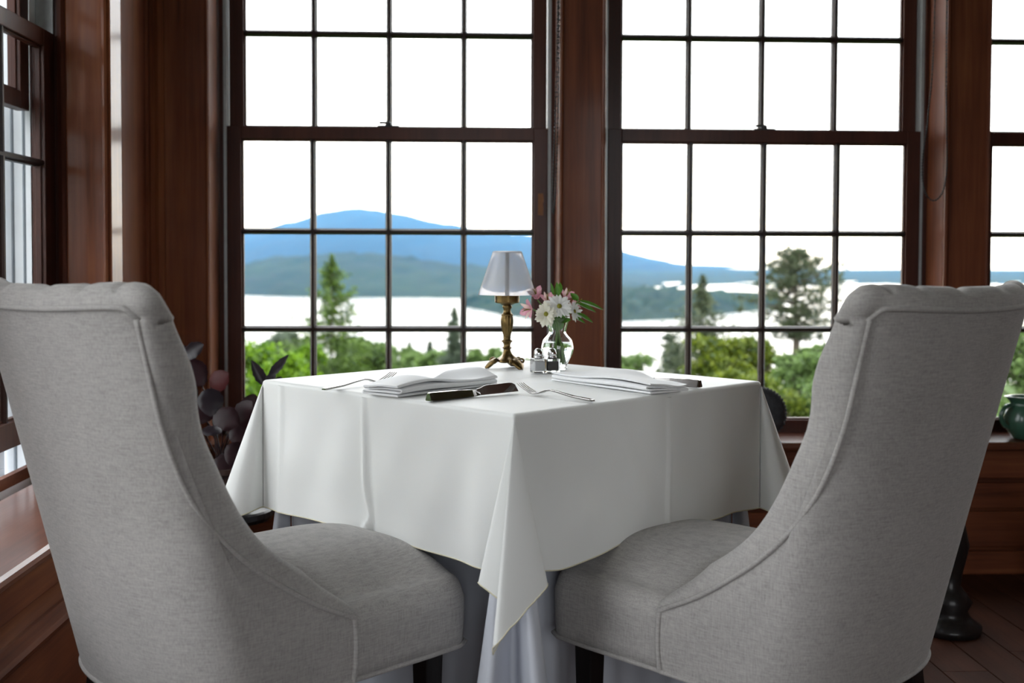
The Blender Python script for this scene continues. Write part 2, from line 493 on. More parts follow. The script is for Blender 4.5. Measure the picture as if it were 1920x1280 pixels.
wf = struct('wall_front', 'dark panelled wood wall under the front windows')
MB().box(X_L-.25, X_R+.1, Y_F+.02, 3.96, -.02, .405).build('wall_core', 'wood_x', wf)
MB().box(X_L-.05, X_R, Y_F-.005, Y_F+.02, .315, .415).build('apron_board', 'wood_x', wf, bevel=.004)
MB().box(X_L-.05, X_R, Y_F-.002, Y_F+.02, .215, .300).build('rail_board', 'wood_x', wf, bevel=.004)
MB().box(X_L-.05, X_R, Y_F-.012, Y_F+.02, .0, .075).build('skirting', 'wood_x', wf, bevel=.004)
for i in range(9):
    xa = X_L+.05+.6*i
    MB().box(xa, xa+.5, Y_F+.002, Y_F+.021, .085, .205).build('panel', 'wood_x', wf, bevel=.006)
MB().box(X_L-.3, X_R+.1, Y_F, 3.96, 2.49, 2.62).build('head_casing', 'wood_x', wf, bevel=.004)
MB().box(X_L-.3, X_R+.1, Y_F+.02, 3.96, 2.62, H_C).build('upper_wall', 'plaster', wf)
stool = sstruct(MB().prism([(3.798, .448), (3.606, .444), (3.600, .438), (3.598, .430), (3.600, .421), (3.606, .415), (3.798, .415)], 'x', X_L+.02, X_R).build('sill_front', 'wood_sill'), 'glossy wooden sill board under the front windows')

# left wall: window 5 (raised lower sash), then an unseen one added and placed for side light
LX = -1.133
LCY = [2.6185, .93]
LHW = .6185
for k, yc in enumerate(LCY):
    w = struct('window_%d' % (5+k), 'wooden side window with its lower sash pushed up and white outer frame' if k == 0 else 'unseen further side window of the dining room, added for side light', (LX, yc, 0), PI/2)
    mx = (-.268, 0, .268) if k == 0 else ()
    lift = .105 if k == 0 else 0
    sash('lower_sash', w, 0, LHW, .4445+lift, 1.538+lift, .511+lift, 1.4915+lift, .078, mx, (.825+lift, 1.178+lift) if k == 0 else (), lock=False)
    sash('upper_sash', w, .046, LHW-.062, 1.424, 2.455, 1.470, 2.405, .060, mx, (1.78, 2.09) if k == 0 else ())
    liner(w, LHW, .44, 2.46, .05)
    # white outer frame with ribs, seen edge-on through the glass
    for s in (-1, 1):
        def bx(a, b): return sorted((s*a, s*b))
        x0, x1 = bx(LHW-.052, LHW+.022)
        if s == 1:
            ribs = [(.052, .066, 'white_paint', .030), (.066, .078, 'grey_paint', .012), (.078, .100, 'white_paint', .022), (.100, .112, 'grey_paint', .004), (.112, .150, 'white_paint', .016), (.150, .162, 'grey_paint', .0), (.162, .205, 'white_paint', .012)]
            for ya, yb, mt, proud in ribs:
                xa, xb = bx(LHW-.012-proud, LHW+.022)
                MB().box(xa, xb, ya, yb, .36, 2.46).build('outer_jamb_rib', mt, w)
        else:
            MB().box(*bx(LHW-.02, LHW+.022), .052, .205, .36, 2.46).build('outer_jamb', 'white_paint', w)
    MB().box(-LHW-.022, LHW+.022, -.006, .2, 2.455, 2.49).build('head_jamb', 'sash_x', w)
    MB().prism([(.03, .448), (.03, .40), (.24, .36), (.24, .40)], 'x', -LHW-.03, LHW+.03).build('outer_sill', 'white_paint', w)
    MB().box(-LHW, LHW, .028, .046, .44, .470).build('sill_stop', 'wood_y', w)
    if k == 0:
        st = MB()
        st.box(-LHW+.02, LHW-.05, .128, .146, .425, .452); st.box(LHW-.085, LHW-.05, .128, .146, .452, 1.43); st.box(-LHW+.02, -LHW+.055, .128, .146, .452, 1.43); st.box(-LHW+.02, LHW-.05, .128, .146, 1.43, 1.46)
        s_o = st.build('storm_sash', 'white_paint', w, bevel=.002)
        MB().box(LHW-.076, LHW-.062, .118, .130, .50, .60).box(LHW-.074, LHW-.064, .110, .120, .515, .53).build('storm_latch', 'alu', s_o, bevel=.001)
        o = obj('pane', pane_mesh(2*LHW-.14, .97), None, s_o); o.location = (-.015, .137, .94)
    light_through(w, 2*LHW, .42, 2.48)

wl = struct('wall_left', 'cherry wood side wall with panelled base under the side windows')
MB().box(-1.35, X_L-.02, Y_B-.1, 3.70, -.02, .405).build('wall_core', 'wood_y', wl)
for k in range(2):
    ya = LCY[k]-LHW-LINE
    yb = (LCY[k+1]+LHW+LINE) if k < 1 else Y_B-.1
    MB().box(-1.30, X_L, yb, ya, .43, 2.50).build('post_board', 'wood_z', wl, bevel=.003)
# far jamb of the raised window: reveal board, bead and bevelled casing towards the corner
yj = LCY[0]+LHW
MB().prism([(-1.30, yj+.022), (-1.110, yj+.022), (-1.110, yj+.004), (-1.100, yj), (-.990, yj), (-.986, yj+.003), (-.985, yj+.004), (-.985, 3.72), (-1.30, 3.72)], 'z', .43, 2.50).build('corner_casing', 'wood_z', wl)
MB().prism([(-.986, yj+.003), (-.980, yj), (-.9705, yj+.062), (-.986, yj+.064)], 'z', .445, 2.50).build('casing_bevel', 'wood_gloss', wl)
MB().prism([(-1.006, yj+.001), (-1.003, yj-.006), (-.996, yj-.008), (-.990, yj-.005), (-.988, yj+.001)], 'z', .445, 2.50).build('reveal_bead', 'wood_z', wl)
MB().prism([(-1.124, yj+.02), (-1.124, yj-.006), (-1.112, yj-.010), (-1.104, yj-.002), (-1.104, yj+.02)], 'z', .445, 2.50).build('sash_stop', 'sash', wl)
MB().box(-1.30, X_L, Y_B-.1, 3.70, 2.49, 2.62).build('head_casing', 'wood_y', wl)
MB().box(-1.30, X_L-.02, Y_B-.1, 3.70, 2.62, H_C).build('upper_wall', 'plaster', wl)
MB().box(X_L-.02, -.866, Y_B, Y_F, .335, .415).build('apron_board', 'wood_y', wl, bevel=.003)
MB().box(X_L-.02, -.905, Y_B, Y_F, .225, .335).build('frieze_board', 'wood_y', wl)
MB().prism([(X_L-.02, .225), (-.872, .225), (-.866, .232), (-.862, .243), (-.866, .254), (-.895, .262), (X_L-.02, .262)], 'y', Y_B, Y_F).build('chair_rail', 'wood_y', wl)
MB().box(X_L-.02, -.885, Y_B, Y_F, .0, .225).build('base_board', 'wood_y', wl, bevel=.004)
sill_l = sstruct(MB().prism([(-1.105, .448), (-.845, .446), (-.838, .440), (-.836, .431), (-.839, .421), (-.846, .415), (-1.105, .415)], 'y', Y_B, 3.60).build('sill_left', 'wood_sill_y'), 'wide glossy wooden sill board under the side windows')

# the rest of the dining room (behind and beside the camera): unseen walls, back openings added for fill light
def pierced_wall(name, label, fixed, axis, spans, lo, hi, z0=.45, z1=2.49):
    w = struct(name, label)
    def bx(a, b, za, zb, nm, mt):
        if axis == 'x': MB().box(a, b, fixed, fixed+.14, za, zb).build(nm, mt, w)
        else: MB().box(fixed, fixed+.14, a, b, za, zb).build(nm, mt, w)
    bx(lo, hi, -.02, z0, 'wainscot', 'wood_x' if axis == 'x' else 'wood_y'); bx(lo, hi, z1, H_C, 'upper_wall', 'plaster')
    cur = lo
    for a, b in spans:
        bx(cur, a, z0, z1, 'pier', 'wood_z'); cur = b
        c = (a+b)/2
        bx(c-.02, c+.02, z0, z1, 'mullion', 'sash'); bx(a, b, 1.44, 1.48, 'meeting_rail', 'sash')
        if axis == 'x':
            p = portal((c, fixed-.05, (z0+z1)/2), (PI/2, 0, 0), b-a, z1-z0)
        else:
            p = portal((fixed+.2, c, (z0+z1)/2), (0, PI/2, 0), z1-z0, b-a)
    bx(cur, hi, z0, z1, 'pier', 'wood_z')
    return w
pierced_wall('wall_back', 'unseen back wall of the dining room with openings added for fill light', Y_B-.14, 'x', [(-.5, .8), (1.1, 2.4)], X_L-.3, X_R+.14)
pierced_wall('wall_right', 'window wall on the far side of the dining room', X_R, 'y', [], Y_B, 3.96)

# ------------------------------------------------------------------ table and cloths
TC = Vector((.105, 2.512, 0)); TS = .775; TR = math.radians(-2.0)
TOPZ = .762
# corner directions in world: front (towards camera), right, back, left
def tdir(deg): return Vector((math.cos(math.radians(deg)+TR), math.sin(math.radians(deg)+TR), 0))
CDIR = [tdir(-90), tdir(0), tdir(90), tdir(180)]
CORN = [TC + d*(TS/math.sqrt(2)) for d in CDIR]

tb = thing('dining_table', 'small square pedestal table hidden under a white tablecloth', 'table', (TC.x, TC.y, 0), PI/4+TR)
h = TS/2-.012
MB().box(-h, h, -h, h, .725, .7545).build('table_top', 'dark_wood', tb, bevel=.004)
MB().lathe([(.045, .03), (.05, .06), (.036, .10), (.032, .60), (.05, .66), (.09, .70), (.12, .725)], 20).build('pedestal', 'dark_wood', tb, smooth=True)
for k in range(4):
    o = MB().prism([(.03, .05), (.03, .11), (.16, .06), (.23, .02), (.23, .0), (.20, .0)], 'y', -.02, .02).build('foot', 'dark_wood', tb, bevel=.003)
    o.rotation_euler = (0, 0, k*PI/2+PI/4)

def draped(edge_fn, omegas, radius_fn, drop, top_fn, z0, nface=72, nrow=26, nphi=60, er=.008, shrink=0):
    """square cloth hung over the table: flat top, rounded edges, four faces and four corner folds"""
    mb = MB()
    zc = z0-er
    CORN = [TC + d*((TS-shrink)/math.sqrt(2)) for d in CDIR]
    I = [CORN[i] - CDIR[i]*(er*1.35) for i in range(4)]
    nt_ = 150
    rows = []
    for a in range(nt_+1):
        row = []
        for b in range(nt_+1):
            s, t = a/nt_, b/nt_
            p = (I[0]*(1-s)*(1-t) + I[1]*s*(1-t) + I[2]*s*t + I[3]*(1-s)*t)
            e = min(1, min(s, 1-s, t, 1-t)*20)
            row.append((p.x, p.y, z0 + top_fn(s, t)*e))
        rows.append(row)
    mb.grid(rows)
    hems = []
    for k in range(4):
        c0, c1 = CORN[k], CORN[(k+1) % 4]; i0, i1 = I[k], I[(k+1) % 4]
        outw = ((c0+c1)/2-TC).normalized()
        rows = []
        for j in range(7):                      # rounded edge, from the top border to the face
            th = j/6*PI/2
            row = []
            for a in range(nt_+1):
                s = a/nt_
                top = i0*(1-s)+i1*s; out = c0*(1-s)+c1*s
                p = top + (out-top)*math.sin(th)
                row.append((p.x, p.y, z0-er*(1-math.cos(th))))
            rows.append(row)
        mb.grid(rows)
        rows = []
        for j in range(nrow+1):
            t = j/nrow*(drop-er)
            row = []
            for a in range(nt_+1):
                s = a/nt_
                base = c0*(1-s)+c1*s
                off, dz = edge_fn(k, s, t/(drop-er))
                p = base+outw*off
                row.append((p.x, p.y, zc-t+dz))
            rows.append(row)
        mb.grid(rows)
        hems.append([Vector(v) for v in rows[-1]])
    corner_hems = []
    for k in range(4):
        q = CDIR[k]; p = Vector((-q.y, q.x, 0))   # p: towards the next corner (counter-clockwise)
        ctrl = [(a, b, 0) for a, b in omegas[k]]
        fine = catmull(ctrl, 240)
        lens = [0]
        for a, b in zip(fine, fine[1:]): lens.append(lens[-1]+(b-a).length)
        prev_edge = None
        rays = []
        for i in range(nphi+1):
            tgt = lens[-1]*i/nphi
            j = next((x for x in range(len(lens)) if lens[x] >= tgt-1e-9), len(lens)-1)
            c = fine[j]
            phi = PI/2*i/nphi
            R = radius_fn(phi)-er
            # face waviness continues into the fold ends
            d = (p*c.x+q*c.y+Vector((0, 0, -1))).normalized()
            # hanging: outward lean eases off with distance
            ray = []
            for r in range(nrow+1):
                rr = R*r/nrow
                ray.append(CORN[k]+Vector((0, 0, zc))+d*rr)
            rays.append(ray)
        mb.grid([[tuple(v) for v in ray] for ray in rays])
        corner_hems.append([ray[-1] for ray in rays])
    # full hem loop: face k, then the fold at corner k+1
    loop = []
    for k in range(4):
        loop += hems[k][1:-1]
        loop += corner_hems[(k+1) % 4]
    return mb, loop

DROP = .281
def g(x, m, w): return math.exp(-((x-m)/w)**2)
def face_off(k, s, t):
    """outward offset and lift of the white cloth: face 0 = front-right, 3 = front-left"""
    end = min(1, min(s, 1-s)*7); end = smooth01(end)
    o = 0; dz = 0
    if k == 0:       # front corner -> right corner, pushed out by the chair seat
        o = .010*math.sin(s*9+1.0)*t*t + .018*g(s, .30, .12)*smooth01((t-.35)/.65) + .0055*g(s, .57, .008)*(.4+.6*t) + .004*g(s-.25*t, .30, .03)*math.sin(PI*t) - .005*g(s, .86, .05)*t + .0025*math.sin(s*29-t*5)*t*(1-t)*2
        o += .010*g(s, .22, .05)*g(t, .72, .16)
        dz = (.006*smooth01((s-.24)/.14)-.008*g(s, .15, .08))*t**3
    elif k == 3:     # left corner -> front corner
        o = .008*math.sin(s*8+.4)*t*t + .004*math.sin(s*21)*t + .0075*g(s-.02*smooth01((t-.6)/.3)+.03*smooth01((t-.85)/.15), .46, .007)*(.3+.7*t) - .004*g(s, .482, .012)*t + .0035*g(s, .09, .012) + .003*math.sin(s*33+t*4)*t*(1-t)*2 + .006*g(s, .90, .05)*smooth01(t*2)
        dz = (.003*math.sin(PI*s)-.006*g(s, .46, .03))*t**3
    else:
        o = .012*math.sin(s*10+k)*t
    return o*end, dz*end
def top_crease(s, t):
    r = .0011*(g(s, .50, .008)+g(t, .52, .008)) + .0007*(g(s, .25, .006)+g(t, .76, .006)+g(t, .27, .006))
    return r + .0010*math.sin(s*11+t*4)*math.sin(t*9-s*3)
OM_FRONT = [(0, 0), (-.11, .05), (-.22, .10), (-.12, .13), (-.02, .13), (-.035, .22), (-.095, .335), (.08, .24), (.21, .12), (.10, .07), (0, 0)]
OM_SIDE = [(0, 0), (-.12, .08), (-.15, .22), (.0, .36), (.13, .24), (.13, .09), (0, 0)]
def square_radius(phi): return DROP/max(math.cos(phi), math.sin(phi))
cl, loop = draped(face_off, [OM_FRONT, OM_SIDE, OM_SIDE, OM_SIDE], square_radius, DROP, top_crease, TOPZ)
tc = thing('tablecloth', 'white square tablecloth with ivory hem draped over the table', 'tablecloth', (TC.x, TC.y, 0))
def local(mb_, o): mb_.v = [(x-o[0], y-o[1], z-o[2]) for x, y, z in mb_.v]; return mb_
local(cl, (TC.x, TC.y, 0)).build('cloth_sheet', 'white_cloth', tc, smooth=True, weld=2e-5)
local(MB().tube(loop, .0013, 5, closed=True), (TC.x, TC.y, 0)).build('hem', 'hem', tc, smooth=True)

UD = .735
def under_off(k, s, t):
    end = smooth01(min(s, 1-s)*6)
    z = .752-t*UD
    o = .016*math.sin(s*26+k*2)*t + .010*math.sin(s*47+1)*t
    if k in (0, 3): o = o*.3 - .085*smooth01((.60-z)/.10)
    return o*end - .004, 0
OM_U = [(0, 0), (-.04, .03), (-.11, .10), (-.07, .165), (-.03, .08), (.0, .02), (.025, .07), (.06, .165), (.105, .115), (.04, .03), (0, 0)]
ul, uloop = draped(under_off, [[(a*1.25, b*1.25) for a, b in OM_U]]+[[(a*.7, b*.7) for a, b in OM_U]]*3, lambda phi: UD, UD, lambda s, t: 0, .7575, nrow=30, shrink=.085)
ut = thing('under_tablecloth', 'floor-length blue-grey cloth hanging beneath the white tablecloth', 'tablecloth', (TC.x, TC.y, 0))
local(ul, (TC.x, TC.y, 0)).build('cloth_sheet', 'grey_cloth', ut, smooth=True, weld=2e-5)

# ------------------------------------------------------------------ chairs
def make_chair(label, loc, rz):
    """slope-arm upholstered chair; local: u = x, forward = +y, floor at z 0, y = -b"""
    t = thing('dining_chair', label, 'chair', loc, rz, 'upholstered dining chairs at the table')
    zb, zt = .318, .960
    def half(z): return .250+.014*(z-zb)/(zt-zb)
    def Bz(z): return .515+.138*(z-zb)/(zt-zb)
    def rz_(z): return .125-.085*(z-zb)/(zt-zb)
    def bul(z): return .016+.018*(z-zb)/(zt-zb)
    prof = catmull([(.224, .426, 0), (.30, .464, 0), (.365, .506, 0), (.425, .551, 0), (.476, .600, 0), (.516, .650, 0), (.548, .707, 0), (.576, .780, 0), (.593, .846, 0), (.607, .905, 0), (.615, .940, 0)], 40)
    P = 2.6
    def plan(al, z):
        cc, ss = math.cos(al), math.sin(al)
        u = half(z)*math.copysign(abs(cc)**(2/P), cc)
        k = abs(u/half(z))
        b = Bz(z)-rz_(z)+rz_(z)*abs(ss)**(2/P)+bul(z)*(1-k*k)
        return u, b
    NS, NR, NZ = 40, 56, 22
    cols = []           # each column: list of (u,b,z) bottom->rim, plus inward normal
    rear_b0 = Bz(zb)-rz_(zb)
    for j in range(NS+1):
        f = j/NS; bb = .224+(rear_b0-.224)*f; br, zr = prof[j][0], prof[j][1]
        col = []
        for i in range(NZ+1):
            q = i/NZ; z = zb+(zr-zb)*q
            u = half(z) + .006*math.sin(PI*q)
            col.append((u, bb+(br-bb)*q, z))
        cols.append((col, Vector((-1, 0, 0))))
    top_rear = .9585
    for j in range(1, NR):
        al = PI*j/NR
        # rim height rises to the rear top just round the corner and dips a little in the middle
        e = min(al, PI-al)
        zr = .940+(top_rear-.940)*smooth01(e/.35) - .006*smooth01((e-.5)/1.0)
        col = []
        for i in range(NZ+1):
            q = i/NZ; z = zb+(zr-zb)*q
            u, b = plan(al, z)
            fade = 1-smooth01(e/.6)
            u += math.copysign(.006*math.sin(PI*q)*fade, u)
            col.append((u, b, z))
        u1, b1 = plan(al-.02, zr); u2, b2 = plan(al+.02, zr)
        tn = Vector((u2-u1, b2-b1, 0)).normalized()
        n_in = Vector((tn.y, -tn.x, 0))
        if n_in.y > 0: n_in = -n_in
        cols.append((col, n_in))
    # side columns near the corner: normal blends
    for j in range(NS-5, NS+1):
        w = (j-(NS-5))/5*.35
        cols[j] = (cols[j][0], Vector((-1, -w, 0)).normalized())
    mirror = []
    for col, n in reversed(cols[:NS+1]):
        mirror.append(([(-u, b, z) for u, b, z in col], Vector((-n.x, n.y, 0))))
    cols += mirror
    nC = len(cols)
    rim = [Vector(c[0][-1]) for c in cols]
    TH, HB, NB = .078, .040, 12
    outer_rows = [[c[0][i] for c in cols] for i in range(NZ+1)]
    band = []; TK = []; NI = []
    for k in range(nC):
        tan = (rim[min(k+1, nC-1)]-rim[max(k-1, 0)]).normalized()
        su = 1 if k < nC/2 else -1
        rear = NS < k < nC-1-NS
        w = 1.0 if rear else smooth01((rim[k].z-.56)/.34)
        n_in = Vector((-su*(1-w), -w, 0)).normalized()
        m_ = tan.cross(n_in); m_.normalize()
        want = Vector((0, -1, 1))*(1-w)+Vector((su*.6, 0, 1))*w
        if rear: want = Vector((0, 0, 1))+Vector((rim[k].x*2, 0, 0))
        if m_.dot(want) < 0: m_ = -m_
        x = (k-NS)/(nC-1-2*NS)
        e = min(x, 1-x)
        hb = .016
        if rear: hb = .016+.020*smooth01(e/.10)
        th_ = .052
        pl = 1.0
        if rear:
            for c in (.16, .30, .44, .56, .70, .84): pl -= .30*math.exp(-((x-c)/.010)**2)
        ramp_in = min(1, k/6, (nC-1-k)/6)
        col = []
        if not rear:
            m0 = tan.cross(Vector((1, 0, 0))).normalized()
            if m0.z-m0.y < 0: m0 = -m0
            ua = Vector((su, 0, 0))
        for i in range(NB+1):
            th = PI*i/NB
            if not rear:
                sa = ua*(-.078*(1-math.cos(th))/2)+m0*((.042+.044*smooth01((rim[k].z-.50)/.22))*(.45+.55*ramp_in)*math.sin(th)**.75)
                sb = m0*((.080-.028*smooth01((rim[k].z-.80)/.14))*(1-math.cos(th))/2)+ua*(.016*math.sin(th)**.75)
                col.append(tuple(rim[k]+sa*(1-w)+sb*w))
                continue
            p = rim[k]+n_in*(th_*(1-math.cos(th))/2)+m_*(hb*(math.sin(th)**.75)*(pl if i > 2 else 1))
            col.append(tuple(p))
        band.append(col); TK.append(th_); NI.append(n_in)
    band_rows = [[band[k][i] for k in range(nC)] for i in range(NB+1)]
    inner_rows = []
    for i in range(NZ, -1, -1):
        row = []
        for k in range(nC):
            c = cols[k][0]; p = Vector(c[i])+NI[k]*TK[k]
            if NS < k < nC-1-NS:
                lim = half(c[i][2])-.105*(1-(i/NZ)**14)
                p.x = max(-lim, min(lim, p.x))
            else:
                e_ = Vector(band[k][-1])-rim[k]
                p = Vector(c[i])+e_*(i/NZ)**9
                p.x -= (1 if k < nC/2 else -1)*.085*(1-(i/NZ)**14)
            row.append(tuple(p))
        inner_rows.append(row)
    def flip(rows): return [[(u, -b, z) for u, b, z in r] for r in rows]
    a = MB(); a.grid(flip(outer_rows)); a.build('back_panel', 'linen', t, smooth=True)
    a = MB(); a.grid(flip(band_rows+inner_rows[1:]))
    for k in (0, nC-1):
        col = [cols[k][0][i] for i in range(NZ+1)]; inn = [tuple(Vector(c)-Vector(((1 if k == 0 else -1)*.08, 0, 0))) for c in col]
        a.grid(flip([col, inn]))
    a.build('padded_back', 'linen', t, smooth=True)
    # welt cord along the edge of the outer panel and down the front seams
    path = [Vector((p.x, -p.y, p.z)) for p in rim]
    pos = []
    for k in range(nC):
        n = cols[k][1]; pos.append(path[k]-Vector((n.x, -n.y, 0))*.002)
    first = [Vector((c[0]+.001, -c[1], c[2])) for c in cols[0][0][:-1]]
    last = [Vector((c[0]-.001, -c[1], c[2])) for c in cols[-1][0][:-1]]
    MB().tube(first+pos+last[::-1], .0046, 8).build('welt_cord', 'linen', t, smooth=True)
    # seat cushion
    nb, nu = 40, 40
    def w_at(b):
        if b < .236: return .2495
        return .2495-.070*smooth01((b-.236)/.03)
    b0, b1 = -.055, .47
    rows = []
    for i in range(nb+1):
        bq = i/nb; b = b0+(b1-b0)*bq
        w = w_at(b)
        edge_f = (b-b0)
        row = []
        # closed section: bottom left, up the side, over the crown, down the other side
        sec = []
        rr = .034
        cut = 0 if edge_f > .05 else (1-math.sqrt(max(0, 1-(1-edge_f/.05)**2)))*.05
        w2 = w-cut
        ztop = .450
        fd = 0 if edge_f > .05 else (1-math.sqrt(max(0, 1-(1-edge_f/.05)**2)))*.030
        ztop -= fd
        front_drop = 0 if edge_f > .05 else (1-math.sqrt(max(0, 1-(1-edge_f/.05)**2)))*.045
        for q in range(5): sec.append((-w2-.004*math.sin(PI*q/8), .318+(ztop-rr-.318)*q/4))
        for q in range(1, 6):
            th = q/6*PI/2; sec.append((-w2+rr*(1-math.cos(th)), ztop-rr+rr*math.sin(th)))
        for q in range(nu+1):
            x = -1+2*q/nu; xx = x*(w2-rr)
            crown = .058*(1-abs(x)**3)*(1-(2*bq-1)**4*.55)
            sec.append((xx, ztop+crown*(1-.5*front_drop/.045)))
        for q in range(5, 0, -1):
            th = q/6*PI/2; sec.append((w2-rr*(1-math.cos(th)), ztop-rr+rr*math.sin(th)))
        for q in range(4, -1, -1): sec.append((w2+.004*math.sin(PI*q/8), .318+(ztop-rr-.318)*q/4))
        rows.append([(x, -b, z) for x, z in sec])
    s = MB().grid(rows, close_u=True); s.cap(rows[0]); s.cap(rows[-1][::-1])
    seat = s.build('seat', 'linen', t, smooth=True)
    zz = .319
    base = [(-.250, -.236, zz), (-.251, -.05, zz), (-.249, .02, zz), (-.235, .046, zz), (-.21, .054, zz), (.21, .054, zz), (.235, .046, zz), (.249, .02, zz), (.251, -.05, zz), (.250, -.236, zz)]
    MB().tube(base, .0045, 8).build('seat_welt', 'linen', seat, smooth=True)
    bt = [Vector((c[0][0][0], -c[0][0][1], zb)) for c in cols]
    MB().tube(bt, .0045, 8).build('base_welt', 'linen', t, smooth=True)
    MB().add([(p.x, p.y, zb+.004) for p in bt], [tuple(range(len(bt)))]).build('dust_cover', 'dark_wood', t)
    for u, b, du, db in ((-.205, .02, 0, 0), (.205, .02, 0, 0), (-.175, .455, -.01, .05), (.175, .455, .01, .05)):
        m = MB(); w0, w1 = .021, .014
        m.add([(u-w0, -b-w0, .325), (u+w0, -b-w0, .325), (u+w0, -b+w0, .325), (u-w0, -b+w0, .325),
               (u+du-w1, -b-db-w1, 0), (u+du+w1, -b-db-w1, 0), (u+du+w1, -b-db+w1, 0), (u+du-w1, -b-db+w1, 0)],
              [(0, 1, 2, 3), (7, 6, 5, 4), (0, 4, 5, 1), (1, 5, 6, 2), (2, 6, 7, 3), (3, 7, 4, 0)])
        m.build('leg', 'dark_wood', t, bevel=.003)
    return t
def chair_at(label, a, back_deg, side):
    """a: point on the near side line at the seat front; side: +1 when the far side is to the chair's left"""
    ang = math.radians(back_deg); back = Vector((math.cos(ang), math.sin(ang), 0))
    fwd = -back; right = Vector((fwd.y, -fwd.x, 0))
    c = Vector((a[0], a[1], 0)) - right*side*.258
    return make_chair(label, c, math.atan2(fwd.y, fwd.x)-PI/2)
chair_at('grey linen dining chair with sloping sides, next to the side windows', (-.016, 2.062), -137.2, 1)
chair_at('grey linen dining chair with sloping sides, in front of the second window post', (.184, 2.106), -48.3, -1)

# ------------------------------------------------------------------ things on the table
TZ = TOPZ + .0018

# --- lamp
lamp = thing('table_lamp', 'small antique brass table lamp with frosted white conical shade', 'lamp', (.103, 2.772, TZ), math.radians(8))
flute = lambda a, z: 1+.05*math.cos(12*a)
st = [(.0, .158), (.0300, .158), (.0302, .1775), (.0, .1775)]
MB().lathe([(0.012, .1535), (.018, .1565), (.0285, .1585), (.0300, .161), (.0302, .176), (.027, .178), (0, .178)], 40).build('shade_holder', 'brass', lamp, smooth=False)
MB().lathe([(.0085, .158), (.0105, .1525), (.0115, .150), (.0115, .147), (.0095, .144), (.0088, .140), (.0095, .136), (.012, .132), (.0145, .1305), (.0148, .129), (.0135, .1275)], 32).build('upper_stem', 'brass', lamp, smooth=True)
MB().lathe([(.0125, .1275), (.0142, .122), (.0150, .115), (.0148, .108), (.0135, .099), (.0112, .089), (.0092, .081), (.0085, .0765)], 96, fn=flute).build('fluted_stem', 'brass', lamp, smooth=True)
MB().lathe([(.0085, .0765), (.0095, .075), (.0098, .0735), (.0082, .0715), (.011, .068), (.0140, .0665), (.0142, .0655), (.011, .063), (.0085, .058), (.0080, .054), (.0095, .0515), (.0118, .0505), (.0120, .0490), (.0100, .0475), (.0086, .046)], 32).build('lower_stem', 'brass', lamp, smooth=True)
def tri(a, z):
    k = max(0, (.046-z)/.030)
    return 1+min(1, k)*.30*math.cos(3*a)
MB().lathe([(.0086, .046), (.0090, .042), (.0105, .037), (.0140, .031), (.0200, .0255), (.0255, .0225), (.0275, .0195), (.0270, .0165), (.022, .0145), (.0, .0145)], 60, fn=tri).build('tripod_base', 'brass', lamp, smooth=True)
for k in range(3):
    a = 2*PI*k/3
    f = MB()
    # scrolled foot: shield-shaped plate sloping to a toe, with side scrolls
    sec = [(.022, .0215, .010, .004), (.030, .021, .016, .006), (.038, .0165, .019, .006), (.045, .010, .015, .006), (.050, .004, .009, .005), (.053, .0015, .005, .0025)]
    rows = []
    for r, z, w, th in sec:
        rows.append([(r, -w, z-.002), (r+.001, -w*.55, z+th*.4), (r+.002, 0, z+th*.75), (r+.001, w*.55, z+th*.4), (r, w, z-.002), (r-.004, w*.5, z-th), (r-.004, -w*.5, z-th)])
    rows = [[(x, y, max(z, .0)) for x, y, z in row] for row in rows]
    f.grid(rows, close_u=True); f.cap(rows[0]); f.cap(rows[-1][::-1])
    for s in (-1, 1):
        f.tube(catmull([(.024, s*.012, .020), (.031, s*.019, .024), (.037, s*.021, .020), (.034, s*.019, .015), (.030, s*.017, .019)], 14), .0028, 6)
    o = f.build('foot', 'brass', lamp, smooth=True); o.rotation_euler = (0, 0, a-PI/2+.55)
sh = [(.0703, .1780), (.0360, .2790), (.0352, .2815), (.0335, .2832)]
shade = MB().lathe([(.0703, .1780), (.0705, .1786)]+[(.0703+(.0365-.0703)*t, .1786+(.2785-.1786)*t) for t in (.25, .5, .75, 1)]+[(.0358, .2812), (.0342, .2830), (.0300, .2838), (.0292, .2830), (.0330, .2816), (.0350, .2780)]+[(.0350+(.0690-.0350)*t, .2780+(.1786-.2780)*t) for t in (.25, .5, .75, 1)]+[(.0703, .1780)], 64).build('lamp_shade', 'shade', lamp, smooth=True)
MB().lathe([(0, .2790), (.033, .2790), (.0335, .2800), (.030, .2815), (.012, .2822), (0, .2822)], 40).build('shade_cap', 'alu', lamp, smooth=True)
MB().lathe([(0.0052, .176), (.0052, .279)], 14).build('centre_rod', 'black_metal', lamp)

# --- salt and pepper
def shaker(name, label, loc, rz, fill, matn):
    t = thing(name, label, 'shaker', loc, rz, 'salt and pepper set')
    w, hh = .0158, .0335
    b = bmesh.new(); me = MB().box(-w, w, -w, w, 0, hh).mesh('glass_body'); b.from_mesh(me)
    bmesh.ops.bevel(b, geom=list(b.edges), offset=.0035, segments=3, profile=.6, affect='EDGES'); b.to_mesh(me); b.free()
    obj('glass_body', me, 'glass', t)
    c = w-.0032
    MB().box(-c, c, -c, c, .005, .005+fill).build(matn[0], matn[1], t, bevel=.002)
    MB().lathe([(.0098, .0338), (.0104, .0350), (.0104, .0378), (.0096, .0384), (.0102, .0400), (.0106, .0430), (.0104, .0465), (.0094, .0505), (.0074, .0542), (.0042, .0565), (0, .0573)], 28).build('cap', 'chrome', t, smooth=True)
    for k in range(5):
        a = 2*PI*k/5
        MB().lathe([(0, .0004), (.0008, .0004), (.0008, 0)], 8).build('hole', 'black_metal', t).location = (.0035*math.cos(a), .0035*math.sin(a), .0562)
    return t
